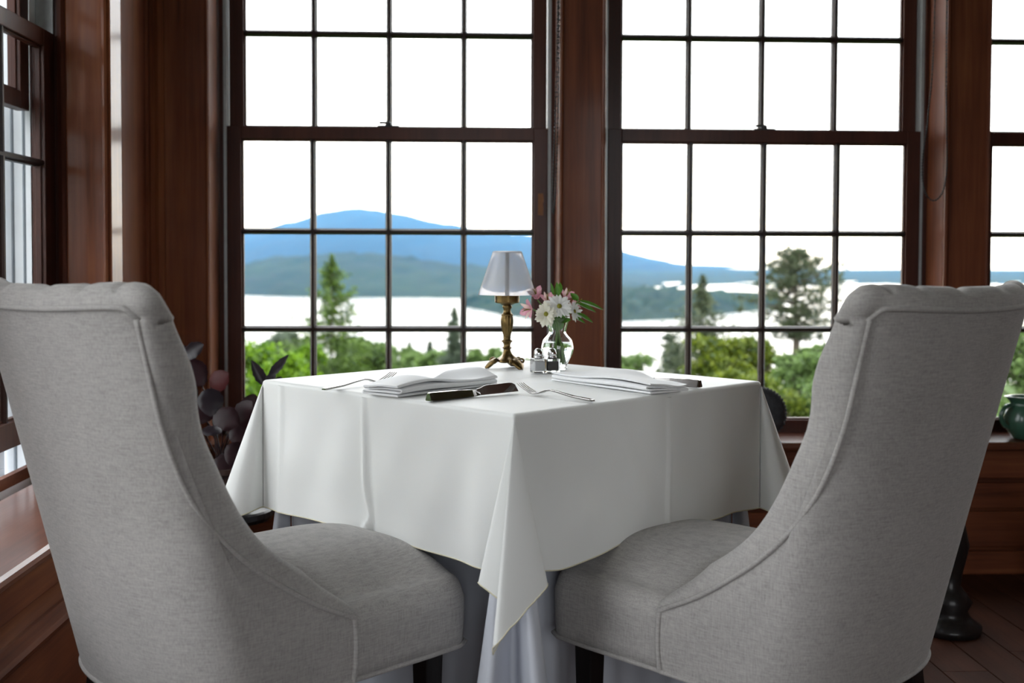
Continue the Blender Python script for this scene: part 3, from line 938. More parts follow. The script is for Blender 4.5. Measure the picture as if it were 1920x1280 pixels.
shaker('salt_shaker', 'square glass shaker of salt with chrome cap, between lamp and pepper', (.1720, 2.6600, TZ), math.radians(14), .0225, ('salt', 'salt'))
shaker('pepper_shaker', 'square glass shaker of dark pepper with chrome cap, beside the vase', (.2045, 2.6680, TZ), math.radians(12), .0215, ('pepper', 'pepper'))

# --- vase
VX, VY = .2230, 2.742
vase = thing('flower_vase', 'clear glass round-bellied vase half filled with water', 'vase', (VX, VY, TZ))
outer = catmull([(.0230, 0, 0), (.0245, .0035, 0), (.0225, .0085, 0), (.0290, .022, 0), (.0370, .040, 0), (.0385, .054, 0), (.0345, .070, 0), (.0250, .0815, 0), (.0205, .0885, 0), (.0210, .0960, 0), (.0255, .112, 0), (.0300, .124, 0)], 60)
op = [(p.x, p.y) for p in outer]
inner = [(max(r-.0026, .001), z) for r, z in op if z > .011]
prof = [(0, 0)]+op+[(.0291, .1252), (.0278, .1245)]+inner[::-1]+[(0, .012)]
MB().lathe(prof, 48).build('glass_body', 'glass', vase, smooth=True, weld=True)
wl_ = [(r-.0004, z) for r, z in inner if z < .068]
MB().lathe([(0, .0124)]+[(max(r, .0005), z+.0004) for r, z in wl_]+[(0, wl_[-1][1]+.0004)], 40).build('water', 'water', vase, smooth=True, weld=True)

# --- flowers and leaves
def leaf_mesh(name, length, width, fold=.25, curl=.3, n=8, tip=1.0, serr=0.0):
    """leaf along +y, upper side +z"""
    rows = []
    for i in range(n+1):
        t = i/n
        w = width/2*(math.sin(PI*min(1, t**.75))**.8 if tip else math.sin(PI*t)**.5)
        w *= 1+serr*((i % 2)*2-1)
        w = max(w, width*.01)
        y = length*(t-.12*curl*t*t); z = -curl*length*t*t*.5
        rows.append([(-w, y, z+fold*w), (-w*.5, y, z+fold*w*.35), (0, y, z), (w*.5, y, z+fold*w*.35), (w, y, z+fold*w)])
    return MB().grid(rows).mesh(name, smooth=True)
def aim(o, loc, direction, up=(0, 0, 1), roll=0):
    d = Vector(direction).normalized(); u = Vector(up)
    x = d.cross(u)
    if x.length < 1e-4: x = d.cross(Vector((1, 0, 0)))
    x.normalize(); z = x.cross(d)
    m = Matrix((x, d, z)).transposed().to_4x4() @ Matrix.Rotation(roll, 4, 'Y')
    m.translation = Vector(loc); o.matrix_world = m
    return o
def local_aim(o, loc, direction, up=(0, 0, 1), roll=0):
    d = Vector(direction).normalized(); u = Vector(up); x = d.cross(u)
    if x.length < 1e-4: x = d.cross(Vector((1, 0, 0)))
    x.normalize(); z = x.cross(d)
    m = Matrix((x, d, z)).transposed().to_4x4() @ Matrix.Rotation(roll, 4, 'Y')
    m.translation = Vector(loc); o.matrix_basis = m
    return o
def vpt(px, py, dy=0.0):
    """point in the bouquet from its place across and above the vase"""
    return Vector((VX+(px-1043)*.00128+dy*.04, VY+dy, TZ+(691-py)*.00128))
def stem_path(top, foot):
    rim = Vector((VX+(top.x-VX)*.22, VY+(top.y-VY)*.22, TZ+.118)); neck = Vector((VX+(foot[0])*.25, VY+foot[1]*.25, TZ+.088))
    low = Vector((VX+foot[0], VY+foot[1], TZ+foot[2]))
    return catmull([low, neck, rim, top], 22)
pm_w = leaf_mesh('petal', .032, .0098, -.25, .35, 6, 0); pm_w.materials.append(M['petal_white'])
pm_c = leaf_mesh('petal', .030, .0115, -.15, .25, 6, 0); pm_c.materials.append(M['petal_cream'])
def daisy(label, ctr, face, foot, pm, npet=20, size=1.0, cup=.15):
    t = thing('daisy', label, 'flower', ctr, 0, 'white daisies in the vase')
    nrm = Vector(face).normalized(); a = nrm.orthogonal().normalized(); b = nrm.cross(a)
    for ring, cnt, ln, lift in ((0, npet, 1.0, cup), (1, npet-6, .86, cup+.22)):
        for k in range(cnt):
            th = 2*PI*(k+.5*ring)/cnt + random.uniform(-.08, .08)
            d = a*math.cos(th)+b*math.sin(th)+nrm*(lift+random.uniform(-.22, .22))
            o = obj('petal', pm, None, t); local_aim(o, nrm*(.002+.001*ring)+(a*math.cos(th)+b*math.sin(th))*.003, d, nrm); s = size*ln*random.uniform(.82, 1.10); o.scale = (s, s, s)
    e = MB().lathe([(0, .006), (.003, .0055), (.0055, .004), (.0065, .001), (.005, -.002), (0, -.003)], 18).build('flower_eye', 'flower_eye', t, smooth=True)
    e.rotation_mode = 'QUATERNION'; e.rotation_quaternion = nrm.to_track_quat('Z', 'Y'); e.location = nrm*.002; e.scale = (size, size, size)
    pth = [p-ctr for p in stem_path(ctr-nrm*.004, foot)]
    MB().tube(pth, .0021, 7).build('stem', 'stem', t, smooth=True)
    return t
daisy('white daisy with green eye, highest and most open in the vase', vpt(1045, 572, -.030), (.06, -1, .30), (.012, -.006, .016), pm_w, 20, .96)
daisy('cream-centred white daisy hanging over the vase rim beside the lamp', vpt(1022, 586, -.030), (-.45, -.85, .05), (.004, .004, .015), pm_c, 20, .96, .30)
daisy('white daisy seen from the side, leaning towards the long leaves', vpt(1072, 582, -.015), (.75, -.55, .22), (.010, .008, .015), pm_w, 18, .78, .35)
pm_p = leaf_mesh('petal', .034, .020, .15, .45, 7, 0); pm_p.materials.append(M['petal_pink'])
pm_q = leaf_mesh('petal', .033, .012, .10, .25, 7, 1); pm_q.materials.append(M['petal_pale'])
def lily(label, ctr, face, foot, size=1.0, openness=.75):
    t = thing('peruvian_lily', label, 'flower', ctr, 0, 'pink lilies in the vase')
    nrm = Vector(face).normalized(); a = nrm.orthogonal().normalized(); b = nrm.cross(a)
    for k in range(6):
        th = 2*PI*k/6+random.uniform(-.1, .1)
        d = (a*math.cos(th)+b*math.sin(th))*openness+nrm
        o = obj('petal', pm_p if k % 2 == 0 else pm_q, None, t); local_aim(o, -nrm*.012, d, nrm); o.scale = (size, size, size)
    for k in range(4):
        th = 2*PI*k/4+.4; d = ((a*math.cos(th)+b*math.sin(th))*.25+nrm).normalized()
        MB().tube([-nrm*.008, d*.008, d*.019], .0006, 5).build('stamen', 'flower_eye', t)
    pth = [p-ctr for p in stem_path(ctr-nrm*.014, foot)]
    MB().tube(pth, .0017, 7).build('stem', 'stem', t, smooth=True)
    return t
lily('pink lily opening towards the lamp, lowest of the pink flowers', vpt(988, 578, -.020), (-.75, -.55, -.02), (-.006, .004, .016), 1.0, .85)
lily('pale pink lily rising just behind the edge of the lamp shade', vpt(1003, 552, .006), (-.25, -.45, .85), (-.010, .0, .02), 1.05, .45)
lily('pink lily bud tucked between the lamp shade and the tallest leaf', vpt(1024, 560, .0), (-.05, -.5, .85), (-.004, -.008, .02), .95, .5)
lily('pink lily behind the most open daisy, next to the dark oval leaf', vpt(1060, 553, .010), (.35, -.40, .80), (.0, .010, .02), .95, .6)
lily('small pink lily low behind the side-facing daisy', vpt(1078, 566, .010), (.85, -.35, .35), (.006, .010, .02), .75, .6)
def spray(label, base, leaves, foot):
    t = thing('leaf_sprig', label, 'leaf', base, 0, 'green sprigs in the vase')
    for p0, p1, w, up in leaves:
        v = p1-p0
        me = leaf_mesh('leaf', v.length, w, .22, .18, 9); me.materials.append(M['green_leaf'])
        o = obj('leaf', me, None, t); local_aim(o, p0-base, v+Vector((0, 0, v.length*.09)), up)
    MB().tube([p-base for p in stem_path(base, foot)], .0018, 7).build('stem', 'stem', t, smooth=True)
    return t
spray('long narrow green leaves fanning out over the wooden post', vpt(1082, 562, -.004),
      [(vpt(1083, 562, -.004), vpt(1128, 579, -.03), .017, (0.1, -.6, 1)), (vpt(1079, 566, -.01), vpt(1113, 583, -.04), .016, (.1, -.7, 1)), (vpt(1082, 562, 0), vpt(1066, 548, .0), .016, (.2, -1, .3)), (vpt(1078, 584, -.02), vpt(1107, 602, -.045), .014, (.2, -.8, 1)), (vpt(1070, 590, -.01), vpt(1094, 604, -.03), .012, (.2, -.8, 1))], (.013, .002, .02))
spray('upright pointed green leaves at the top of the bouquet', vpt(1043, 552, .004),
      [(vpt(1043, 556, -.02), vpt(1041, 526, -.022), .014, (0, -1, .2)), (vpt(1047, 548, .0), vpt(1048, 527, .006), .013, (.2, -1, .1)), (vpt(1036, 552, .0), vpt(1029, 528, .0), .008, (-.3, -1, .1))], (-.008, -.006, .02))
spray('green leaves crowded at the mouth of the vase under the daisies', vpt(1042, 594, -.004),
      [(vpt(1042, 598, -.016), vpt(1060, 582, -.024), .022, (0, -1, .5)), (vpt(1040, 600, -.014), vpt(1026, 588, -.02), .020, (0, -1, .5)), (vpt(1046, 618, .004), vpt(1054, 590, .006), .018, (0, -1, .2)), (vpt(1040, 618, .0), vpt(1036, 588, .004), .018, (0, -1, .2)), (vpt(1044, 600, -.018), vpt(1068, 598, -.026), .016, (0, -1, .6))], (.016, -.002, .014))

# --- napkins
def napkin(label, corner, rz, length, width, wave, side):
    """S-folded cloth; corner = near outer corner on the table, length along local y, width along local x*side"""
    t = thing('napkin', label, 'napkin', (corner[0], corner[1], TZ), rz, 'folded napkins')
    layers, gap, th = 4, .0058, .0036
    path = []
    for k in range(layers):
        z = .0022+gap*k
        xs = (.004, width-.004) if k % 2 == 0 else (width-.004, .004)
        inset = .0025*((k*7) % 3)
        x0 = xs[0]+(inset if xs[0] < .01 else -inset); x1 = xs[1]
        nseg = 12
        for i in range(nseg+1): path.append((x0+(x1-x0)*i/nseg, z, k))
        if k < layers-1:
            s = 1 if k % 2 == 0 else -1
            for i in range(1, 6):
                a = -PI/2+PI*i/6
                path.append((x1+s*gap/2*1.15*math.cos(a), z+gap/2+gap/2*math.sin(a), k+i/6))
    nl = 36
    rows = []
    def sec(v):
        up, dn = [], []
        for i, (x, z, k) in enumerate(path):
            a = path[max(i-1, 0)]; b = path[min(i+1, len(path)-1)]
            tx, tz = b[0]-a[0], b[1]-a[1]; l = math.hypot(tx, tz) or 1
            nx_, nz_ = -tz/l, tx/l
            y = v*length
            lift = (wave(x/width, v)*(z/(gap*(layers-1)+.002))**1.3)
            yo = .004*math.sin(k*2.1+1)*(1 if v > .5 else -1)*abs(2*v-1)**6
            up.append((side*(x+nx_*th/2), y+yo, z+nz_*th/2+lift)); dn.append((side*(x-nx_*th/2), y+yo, max(.0003, z-nz_*th/2+lift)))
        return up+dn[::-1]
    for j in range(nl+1): rows.append(sec(j/nl))
    m = MB().grid(rows, close_u=True)
    npth = len(path)
    for row in (rows[0], rows[-1]):
        m.add(row, [(i, i+1, 2*npth-2-i, 2*npth-1-i) for i in range(npth-1)])
    m.build('folded_cloth', 'napkin', t, smooth=False)
    for p in t.children[0].data.polygons: p.use_smooth = True
    return t
napkin('folded white napkin between fork and knife on the window-corner side of the table', (-.122, 2.186), math.radians(48.5-90), .290, .100, lambda x, v: .0105*math.sin(v*8.5-.6)*math.sin(PI*x*.9)+.005*math.sin(v*5+x*3)+.003*math.sin(v*19+x*5)*x, -1)
napkin('folded white napkin with frayed layered edge, nearest the second chair', (.360, 2.233), math.radians(124.2-90), .305, .108, lambda x, v: .0105*math.sin(v*7-2.0)*math.sin(PI*x*.9)+.004*math.sin(v*6+x*4)+.0025*math.sin(v*17+x*6)*x, 1)

# --- cutlery
def knife(label, a, b, group='table knives'):
    d = Vector((b[0]-a[0], b[1]-a[1], 0)); ln = d.length
    t = thing('table_knife', label, 'knife', (a[0], a[1], TZ), math.atan2(d.y, d.x), group)
    hl = ln*.50
    # handle: bevelled bar standing on its narrow side
    rows = []
    for x, w, z0, z1 in ((0, .0050, .0006, .0148), (.003, .0058, .0, .0160), (hl*.6, .0056, .0, .0155), (hl*.92, .0050, .0005, .0140), (hl, .0034, .001, .0115), (hl+.012, .0022, .0015, .0075)):
        c = .0016
        wb = w*1.75
        rows.append([(x, -wb+c, z0), (x, wb-c, z0), (x, wb, z0+c), (x, w*.8, z1-c), (x, w*.8-c*.6, z1), (x, -w*.8+c*.6, z1), (x, -w*.8, z1-c), (x, -wb, z0+c)])
    m = MB().grid(rows, close_u=True); m.cap(rows[0]); m.cap(rows[-1][::-1]); m.build('handle', 'steel', t, bevel=0)
    rows = []
    x0 = hl+.006
    for i in range(15):
        q = i/14; x = x0+(ln-x0)*q
        hgt = .0125+.0060*smooth01(q*4)
        if q > .80: hgt *= max(.06, math.sqrt(max(0, 1-((q-.80)/.20)**2)))
        z0 = .0015+ (.0185-hgt)*.0
        tilt = .35
        th = .0011*(1-q*.5)
        top = z0+hgt
        rows.append([(x, -th, z0), (x, th, z0), (x, th*.7+tilt*hgt*.4, top), (x, -th*.7+tilt*hgt*.4, top)])
    m = MB().grid(rows, close_u=True); m.cap(rows[0]); m.cap(rows[-1][::-1]); m.build('blade', 'steel', t)
    return t
knife('steel table knife between the first napkin and the fork at the front corner', (-.067, 2.1275), (.1075, 2.2750))
knife('steel table knife lying behind the second napkin', (.488, 2.3476), (.310, 2.4986))
def fork(label, a, b):
    d = Vector((b[0]-a[0], b[1]-a[1], 0)); ln = d.length
    t = thing('table_fork', label, 'fork', (a[0], a[1], TZ), math.atan2(d.y, d.x), 'table forks')
    rows = []
    pts = [(0, .0050, .0010, .0040), (.004, .0058, .0006, .0048), (ln*.25, .0046, .0030, .0066), (ln*.45, .0032, .0082, .0112), (ln*.56, .0030, .0105, .0132), (ln*.63, .0036, .0085, .0112), (ln*.69, .0085, .0040, .0064), (ln*.74, .0110, .0020, .0040), (ln*.775, .0112, .0016, .0034)]
    for x, w, z0, z1 in pts:
        rows.append([(x, -w, z0), (x, w, z0), (x, w*.96, z1), (x, -w*.96, z1)])
    m = MB().grid(rows, close_u=True); m.cap(rows[0]); m.cap(rows[-1][::-1]); m.build('handle', 'steel', t, smooth=False, bevel=.0008)
    for k in range(4):
        y = -.0092+.00613*k
        path = [Vector((ln*.765, y, .0026)), Vector((ln*.82, y, .0036)), Vector((ln*.89, y*.98, .0085)), Vector((ln*.95, y*.95, .0135)), Vector((ln, y*.92, .0185))]
        MB().tube(catmull(path, 12), lambda q: .0013*(1-.45*q), 7).build('tine', 'steel', t, smooth=True)
    return t
fork('steel fork half hidden behind the first napkin, on the plant side', (-.2818, 2.3049), (-.1534, 2.4870))
fork('steel fork at the front corner of the table, tines up', (.239, 2.1153), (.1105, 2.2712))

# ------------------------------------------------------------------ small fittings and plants
def bead_chain(label, pts, r=.0036, step=.0088):
    P = catmull(pts, 400); d = 0; beads = [P[0]]
    for a, b in zip(P, P[1:]):
        d += (b-a).length
        if d >= step: beads.append(b); d = 0
    t = thing('shade_chain', label, 'chain', tuple(P[0]))
    o = P[0]
    MB().tube([p-o for p in P[::3]], .0017, 5).build('cord', 'black_bead', t)
    m = MB()
    for b in beads:
        c = b-o
        rows = [[(c.x+r*math.sin(PI*i/4)*math.cos(2*PI*k/6), c.y+r*math.sin(PI*i/4)*math.sin(2*PI*k/6), c.z+r*math.cos(PI*i/4)) for k in range(6)] for i in range(1, 4)]
        m.grid(rows, close_u=True); m.cap(rows[0]); m.cap(rows[-1][::-1])
    bo = m.build('beads', 'black_bead', t, smooth=True); bo['kind'] = 'stuff'
    return t
bead_chain('black bead chain hanging straight beside the first window', [(.294, 3.655, 2.48), (.2935, 3.655, 1.9), (.2880, 3.655, 1.5), (.2805, 3.655, 1.28), (.2795, 3.655, 1.20), (.2825, 3.655, 1.172), (.2865, 3.655, 1.20), (.2900, 3.655, 1.30), (.2960, 3.655, 1.6), (.2995, 3.655, 2.48)])
bead_chain('black bead chain in a wide loop in front of the second post', [(1.503, 3.640, 2.48), (1.500, 3.640, 1.75), (1.486, 3.640, 1.50), (1.470, 3.640, 1.36), (1.470, 3.640, 1.29), (1.484, 3.640, 1.238), (1.510, 3.640, 1.220), (1.535, 3.640, 1.245), (1.5475, 3.640, 1.30), (1.549, 3.640, 1.36), (1.545, 3.640, 1.5), (1.541, 3.640, 1.75), (1.540, 3.640, 2.48)])
tp = MB().add([(-.009, -.0006, -.036), (.008, -.0006, -.037), (.0085, -.0006, -.012), (.0065, -.0006, 0), (.010, -.0006, .012), (.007, -.0006, .036), (-.009, -.0006, .035),
               (-.009, 0, -.036), (.008, 0, -.037), (.0085, 0, -.012), (.0065, 0, 0), (.010, 0, .012), (.007, 0, .036), (-.009, 0, .035)],
              [(0, 1, 2, 3, 4, 5, 6), (13, 12, 11, 10, 9, 8, 7)]+[(i, (i+1) % 7, 7+(i+1) % 7, 7+i) for i in range(7)]).build('tape_strip', 'tape')
tp.location = (.2515, SASH_Y-.0002, 1.209); tag(tp, 'torn strip of orange tape on the first window frame', 'tape')

# dark red-leaved plant in the corner, on a stand
PX, PY = -.67, 3.22
stand = thing('plant_stand', 'dark round plant stand in the window corner behind the first chair', 'stand', (PX, PY, 0))
MB().lathe([(0, .30), (.13, .30), (.135, .31), (.135, .325), (.13, .33), (0, .33)], 28).build('stand_top', 'dark_wood', stand)
MB().lathe([(.03, .02), (.035, .06), (.022, .1), (.028, .18), (.02, .24), (.04, .30)], 18).build('column', 'dark_wood', stand, smooth=True)
MB().lathe([(0, 0), (.11, 0), (.11, .02), (.04, .04), (0, .04)], 24).build('base', 'dark_wood', stand)
bp = thing('red_leaved_plant', 'potted plant with round burgundy leaves in the window corner', 'plant', (PX, PY, .331))
MB().lathe([(0, 0), (.065, 0), (.085, .10), (.092, .105), (.092, .12), (.083, .12), (.08, .105), (0, .100)], 28).build('pot', 'terracotta', bp, smooth=False)
MB().lathe([(0, .108), (.079, .106)], 20).build('soil', 'soil', bp)
def round_leaf(name, r, mat):
    rows = []
    for i in range(11):
        t = i/10
        w = max(r*.05, r*.92*math.sin(PI*min(1, t*.985+.01)**.82)**.62)
        w *= 1+.05*(i % 2)
        z = -.22*r*t*t+.10*r*t
        rows.append([(-w, 2*r*t, z-.10*w+.06*r*math.sin(i*1.7)), (-w*.55, 2*r*t, z+.10*w), (0, 2*r*t, z), (w*.55, 2*r*t, z+.10*w), (w, 2*r*t, z-.10*w+.06*r*math.sin(i*2.1+1))])
    me = MB().grid(rows).mesh(name, smooth=True); me.materials.append(M[mat]); return me
RL = {k: round_leaf('leaf', .034, k) for k in ('begonia', 'begonia_red', 'begonia_dark')}
def beg_leaf(px, py, Y, direction, up, mat, size=1.0):
    """leaf whose middle is seen at the given place; its stalk runs back to the pot"""
    c = sight(px, py, Y); d = Vector(direction).normalized()
    base = c-d*.034*size
    o = obj('leaf', RL[mat], None, bp); local_aim(o, base-Vector((PX, PY, .331)), d, up); o.scale = (size*.95, size, size)
    foot = Vector((random.uniform(-.03, .03), random.uniform(-.03, .03), .10))
    b = base-Vector((PX, PY, .331)); mid = (foot+b)/2+Vector((0, 0, .02))+Vector((random.uniform(-.02, .02), 0, 0))
    MB().tube(catmull([foot, mid, b], 12), .0020, 6).build('stalk', 'begonia', o if False else bp, smooth=True)
for a in [(411, 712, 3.22, (.55, -.2, .45), (-.2, -1, .2), 'begonia_red', .98), (395, 754, 3.16, (.1, -.35, -.9), (.2, -1, -.1), 'begonia_dark', 1.15), (365, 700, 3.24, (.5, -.2, -.6), (0, -1, .4), 'begonia', 1.25),
          (362, 655, 3.25, (.9, -.1, .5), (0, -.8, .7), 'begonia_dark', .95), (345, 672, 3.27, (.2, -.3, -.9), (0, -1, .1), 'begonia', 1.1), (425, 785, 3.14, (.8, -.35, -.3), (0, -1, .5), 'begonia', 1.2),
          (398, 806, 3.08, (.9, -.3, -.1), (0, -.5, 1), 'begonia_dark', .8), (458, 772, 3.2, (.5, -.2, .7), (-.3, -1, .2), 'begonia', 1.1), (450, 815, 3.2, (.6, -.3, -.6), (0, -1, .3), 'begonia', 1.0),
          (440, 850, 3.15, (-.3, -.4, -.7), (0, -1, .2), 'begonia', 1.0), (470, 760, 3.25, (.3, .1, .9), (.3, -1, 0), 'begonia', 1.0), (345, 735, 3.2, (-.3, -.2, .6), (0, -1, 0), 'begonia', 1.2), (380, 770, 3.2, (-.2, -.3, -.5), (0, -1, 0), 'begonia', 1.2),
          (480, 840, 3.2, (.6, 0, .3), (0, -1, .2), 'begonia', 1.1), (420, 875, 3.15, (-.2, -.4, -.6), (0, -1, .2), 'begonia', 1.1)]:
    beg_leaf(*a)
# leaves standing up against the first window
for px0, py0, px1, py1, w in ((497, 722, 471, 674, .034), (505, 705, 541, 664, .026), (503, 722, 514, 694, .03), (520, 716, 528, 706, .02)):
    p0, p1 = sight(px0, py0, 3.34), sight(px1, py1, 3.34)
    me = leaf_mesh('leaf', (p1-p0).length, w, .25, .1, 10, 1, .06); me.materials.append(M['begonia_dark'])
    o = obj('leaf', me, None, bp); local_aim(o, p0-Vector((PX, PY, .331)), p1-p0, (.1, -1, .1))
pa, pb = sight(512, 760, 3.32)-Vector((PX, PY, .331)), sight(503, 712, 3.34)-Vector((PX, PY, .331))
MB().tube(catmull([(0, 0, .10), (pa+Vector((0, 0, .1)))*.55, pa, pb], 16), .0024, 6).build('stalk', 'begonia', bp, smooth=True)

# ornament on the front sill
orn = thing('stone_ornament', 'dark grey round ornament with knobbly rim standing on the front sill', 'ornament', (.955, 3.655, .447))
rows = []
for i in range(9):
    th = -PI/2+PI*i/8
    rows.append([(.083*math.cos(th)**.5*math.cos(a) if abs(th) < 1.57 else 0, .018*math.sin(th), .085+.085*(math.cos(th)**.5 if abs(th) < 1.57 else 0)*math.sin(a)) for a in [2*PI*k/40 for k in range(40)]])
MB().grid(rows, close_u=True).build('disc', 'slate', orn, smooth=True)
m = MB()
kn = None
for k in range(44):
    a = 2*PI*k/44
    if kn is None:
        kn = MB().lathe([(0, .0062), (.0042, .0046), (.0062, 0), (.0042, -.0046), (0, -.0062)], 8).mesh('knob', smooth=True); kn.materials.append(M['slate'])
    o = obj('knob', kn, None, orn); o.location = (.083*math.cos(a), 0, .085+.081*math.sin(a))

# green jug on the sill
jug = thing('ceramic_jug', 'sage green glazed jug with handle on the sill at the picture edge', 'jug', (1.835, 3.660, .4475), math.radians(0))
jp = catmull([(.038, 0, 0), (.046, .006, 0), (.064, .035, 0), (.068, .065, 0), (.058, .095, 0), (.047, .112, 0), (.050, .128, 0), (.056, .138, 0)], 30)
def spout(a, z):
    return 1+.30*max(0, (z-.105)/.033)*math.exp(-((a-PI)/.45)**2)
MB().lathe([(0, 0)]+[(p.x, p.y) for p in jp]+[(p.x-.005, p.y) for p in jp[::-1]][:-2]+[(0, .008)], 48, fn=spout).build('body', 'jug', jug, smooth=True)
MB().tube(catmull([(-.050, -.01, .112), (-.080, -.02, .104), (-.094, -.022, .078), (-.082, -.018, .048), (-.060, -.012, .036)], 20), .0075, 10).build('handle', 'jug', jug, smooth=True)

# dark turned pedestal and leafy floor plant past the second chair
ped = thing('turned_pedestal', 'black turned wooden pedestal on the floor behind the second chair', 'pedestal', (1.345, 3.10, 0))
MB().lathe([(0, 0), (.085, 0), (.088, .02), (.06, .04), (.05, .06), (.062, .085), (.045, .11), (.03, .13), (.036, .17), (.052, .24), (.040, .30), (.03, .33), (.045, .35), (.05, .37)], 28).build('column', 'dark_wood', ped, smooth=True)
MB().lathe([(0, .37), (.05, .37), (.055, .378), (.05, .386), (0, .386)], 32).build('pedestal_top', 'dark_wood', ped)
fp = thing('floor_plant', 'potted plant with broad dark green leaves under the sill at the picture edge', 'plant', (1.92, 3.36, 0))
MB().lathe([(0, 0), (.09, 0), (.12, .16), (.128, .165), (.128, .185), (.116, .185), (.112, .165), (0, .16)], 28).build('pot', 'terracotta', fp)
for k, (dx, dy, dz, ln, w) in enumerate(((-1, -.4, .35, .26, .10), (-.8, -.9, .1, .28, .11), (-.3, -1, .6, .28, .10), (.6, -.8, .4, .28, .1), (.9, .2, .5, .26, .1), (-.9, .1, .75, .2, .09))):
    me = leaf_mesh('leaf', ln, w, .2, .5, 10); me.materials.append(M['deep_leaf'])
    o = obj('leaf', me, None, fp); local_aim(o, (dx*.03, dy*.03, .26), (dx, dy, dz))
    MB().tube([(0, 0, .16), (dx*.02, dy*.02, .22), (dx*.03, dy*.03, .265)], .004, 6).build('stalk', 'deep_leaf', fp)

# ------------------------------------------------------------------ the view: slope, lake, hills, mountain, haze
def vn(x, y, seed=0):
    """cheap smooth noise"""
    return (math.sin(x*1.0+seed)*math.cos(y*1.3-seed*.7)+.5*math.sin(x*2.3-y*1.7+seed*2)+.25*math.sin(x*5.1+y*4.3+seed*3))/1.75
def land_mat(name, dark, light, scale, rough=.9):
    m, n, out = nt(name)
    p = pbsdf(n, out, rough, spec=.1)
    co = coords(n)
    f = mathn(n, 'ADD', mathn(n, 'MULTIPLY', noise(n, co, scale, 5, .65), .6), mathn(n, 'MULTIPLY', noise(n, co, scale*.12, 3), .4))
    r = ramp(n, f, [(.35, dark), (.65, light)])
    L(n, r.outputs[0], p.inputs['Base Color'])
    return m
M['meadow'] = land_mat('hillside_meadow', (.020, .042, .008), (.045, .085, .015), .35)
M['forest'] = land_mat('forested_hill', (.003, .012, .008), (.014, .030, .009), .03)
M['far_forest'] = land_mat('far_forested_mountain', (.004, .010, .008), (.008, .016, .011), .004)
M['asphalt'] = land_mat('grey_drive', (.10, .105, .12), (.13, .135, .15), 6)
def lake_mat():
    m, n, out = nt('lake_water')
    p = pbsdf(n, out, .12, spec=.5); p.inputs['Base Color'].default_value = (.05, .065, .075, 1); p.inputs['IOR'].default_value = 1.33
    bump(n, p, noise(n, coords(n), .15, 3), .5, 1.2)
    return m
M['lake'] = lake_mat()
LAKE = -58.0
def ground_z(x, y):
    if y < 9: return -.9
    z = -.9-(y-9)*.108
    return z+.5*vn(x*.05, y*.05)*min(1, (y-9)/30)
rows = []
ys = [-60, -20, -8, -2, 4.2, 6, 9, 12, 16, 20, 26, 34, 44, 56, 70, 90, 115, 145, 180, 220, 270, 330, 400, 480, 560, 640]
xs = [-500, -350, -240, -160, -110, -75, -50, -34, -22, -14, -8, -3, 0, 4, 9, 15, 22, 32, 46, 64, 90, 130, 190, 280, 400, 560, 760]
for y in ys:
    rows.append([(x, y, ground_z(x, y) if y > 4 else -.9) for x in xs])
sstruct(MB().grid(rows).build('ground', 'meadow', smooth=True), 'green grassy slope falling away below the windows')
sstruct(MB().box(-9, -3.2, -12, 8.8, -.95, -.885).build('path', 'asphalt'), 'grey drive outside the side window')
sstruct(MB().add([(-9000, 420, LAKE), (9000, 420, LAKE), (9000, 12000, LAKE), (-9000, 12000, LAKE)], [(0, 1, 2, 3)]).build('lake', 'lake'), 'wide pale lake reflecting the white sky')

def ridge(name, label, cat, crest, dist, shore, mat, rough=.0, back=1.6, n=140, bumps=0.0, seed=1, steps=14):
    """a hill with a skyline, a front slope running down to the water and a back slope.
    crest: list of (px, py) skyline; dist: distance of the crest; shore: list of (px, distance) of the waterline"""
    cx = [c[0] for c in crest]
    rows = []
    px = np.linspace(cx[0], cx[-1], n)
    cy_ = np.interp(px, cx, [c[1] for c in crest])
    k = np.ones(5)/5; cyp = np.convolve(np.pad(cy_, 2, mode='edge'), k, mode='valid')
    sd = np.interp(px, [q[0] for q in shore], [q[1] for q in shore])
    for i in range(n):
        top = sight(px[i], cyp[i], dist)
        base = sight(px[i], 484, sd[i]); base.z = LAKE-1
        row = []
        for j in range(steps+1):
            t = j/steps
            p = base.lerp(top, t)
            hh = top.z-LAKE
            p.z = LAKE-1+(hh+1)*(t**.85)
            if 0 < t: p.z += bumps*(vn(i*.55+seed, j*.9, seed)*.6+vn(i*2.1, j*2.3+seed, seed+2)*.4)*min(1, t*3)
            row.append(tuple(p))
        b = top*1.0; s_ = back
        row.append((top.x*(1+.12*s_), dist*(1+.15*s_), LAKE+hh*.55)); row.append((top.x*(1+.3*s_), dist*(1+.35*s_), LAKE-5))
        rows.append(row)
    return sstruct(MB().grid(rows).build(name, mat, smooth=True), label)
ridge('mountain', 'broad blue mountain with a rounded double summit across the lake', 'mountain',
      [(-700, 520), (-200, 505), (150, 480), (330, 455), (450, 438), (490, 431), (540, 417), (585, 405), (620, 393), (655, 388), (690, 391), (712, 396), (735, 396), (780, 408), (830, 419), (870, 424), (905, 430), (1005, 444), (1080, 455), (1162, 466), (1200, 480), (1290, 497), (1420, 503), (1500, 504)],
      8200, [(-700, 4200), (1500, 4600)], 'far_forest', bumps=22, seed=3)
ridge('hill', 'low blue wooded shoreline far beyond the water', 'hill',
      [(900, 520), (1050, 508), (1162, 506), (1290, 509), (1360, 506), (1420, 509), (1500, 508), (1600, 510), (1700, 505), (1850, 509), (2000, 507), (2400, 512), (2900, 520)],
      4700, [(900, 2300), (1290, 2250), (1330, 2480), (1395, 2480), (1410, 2300), (1560, 2350), (1590, 2600), (1900, 2600), (2900, 2400)], 'forest', bumps=8, seed=5)
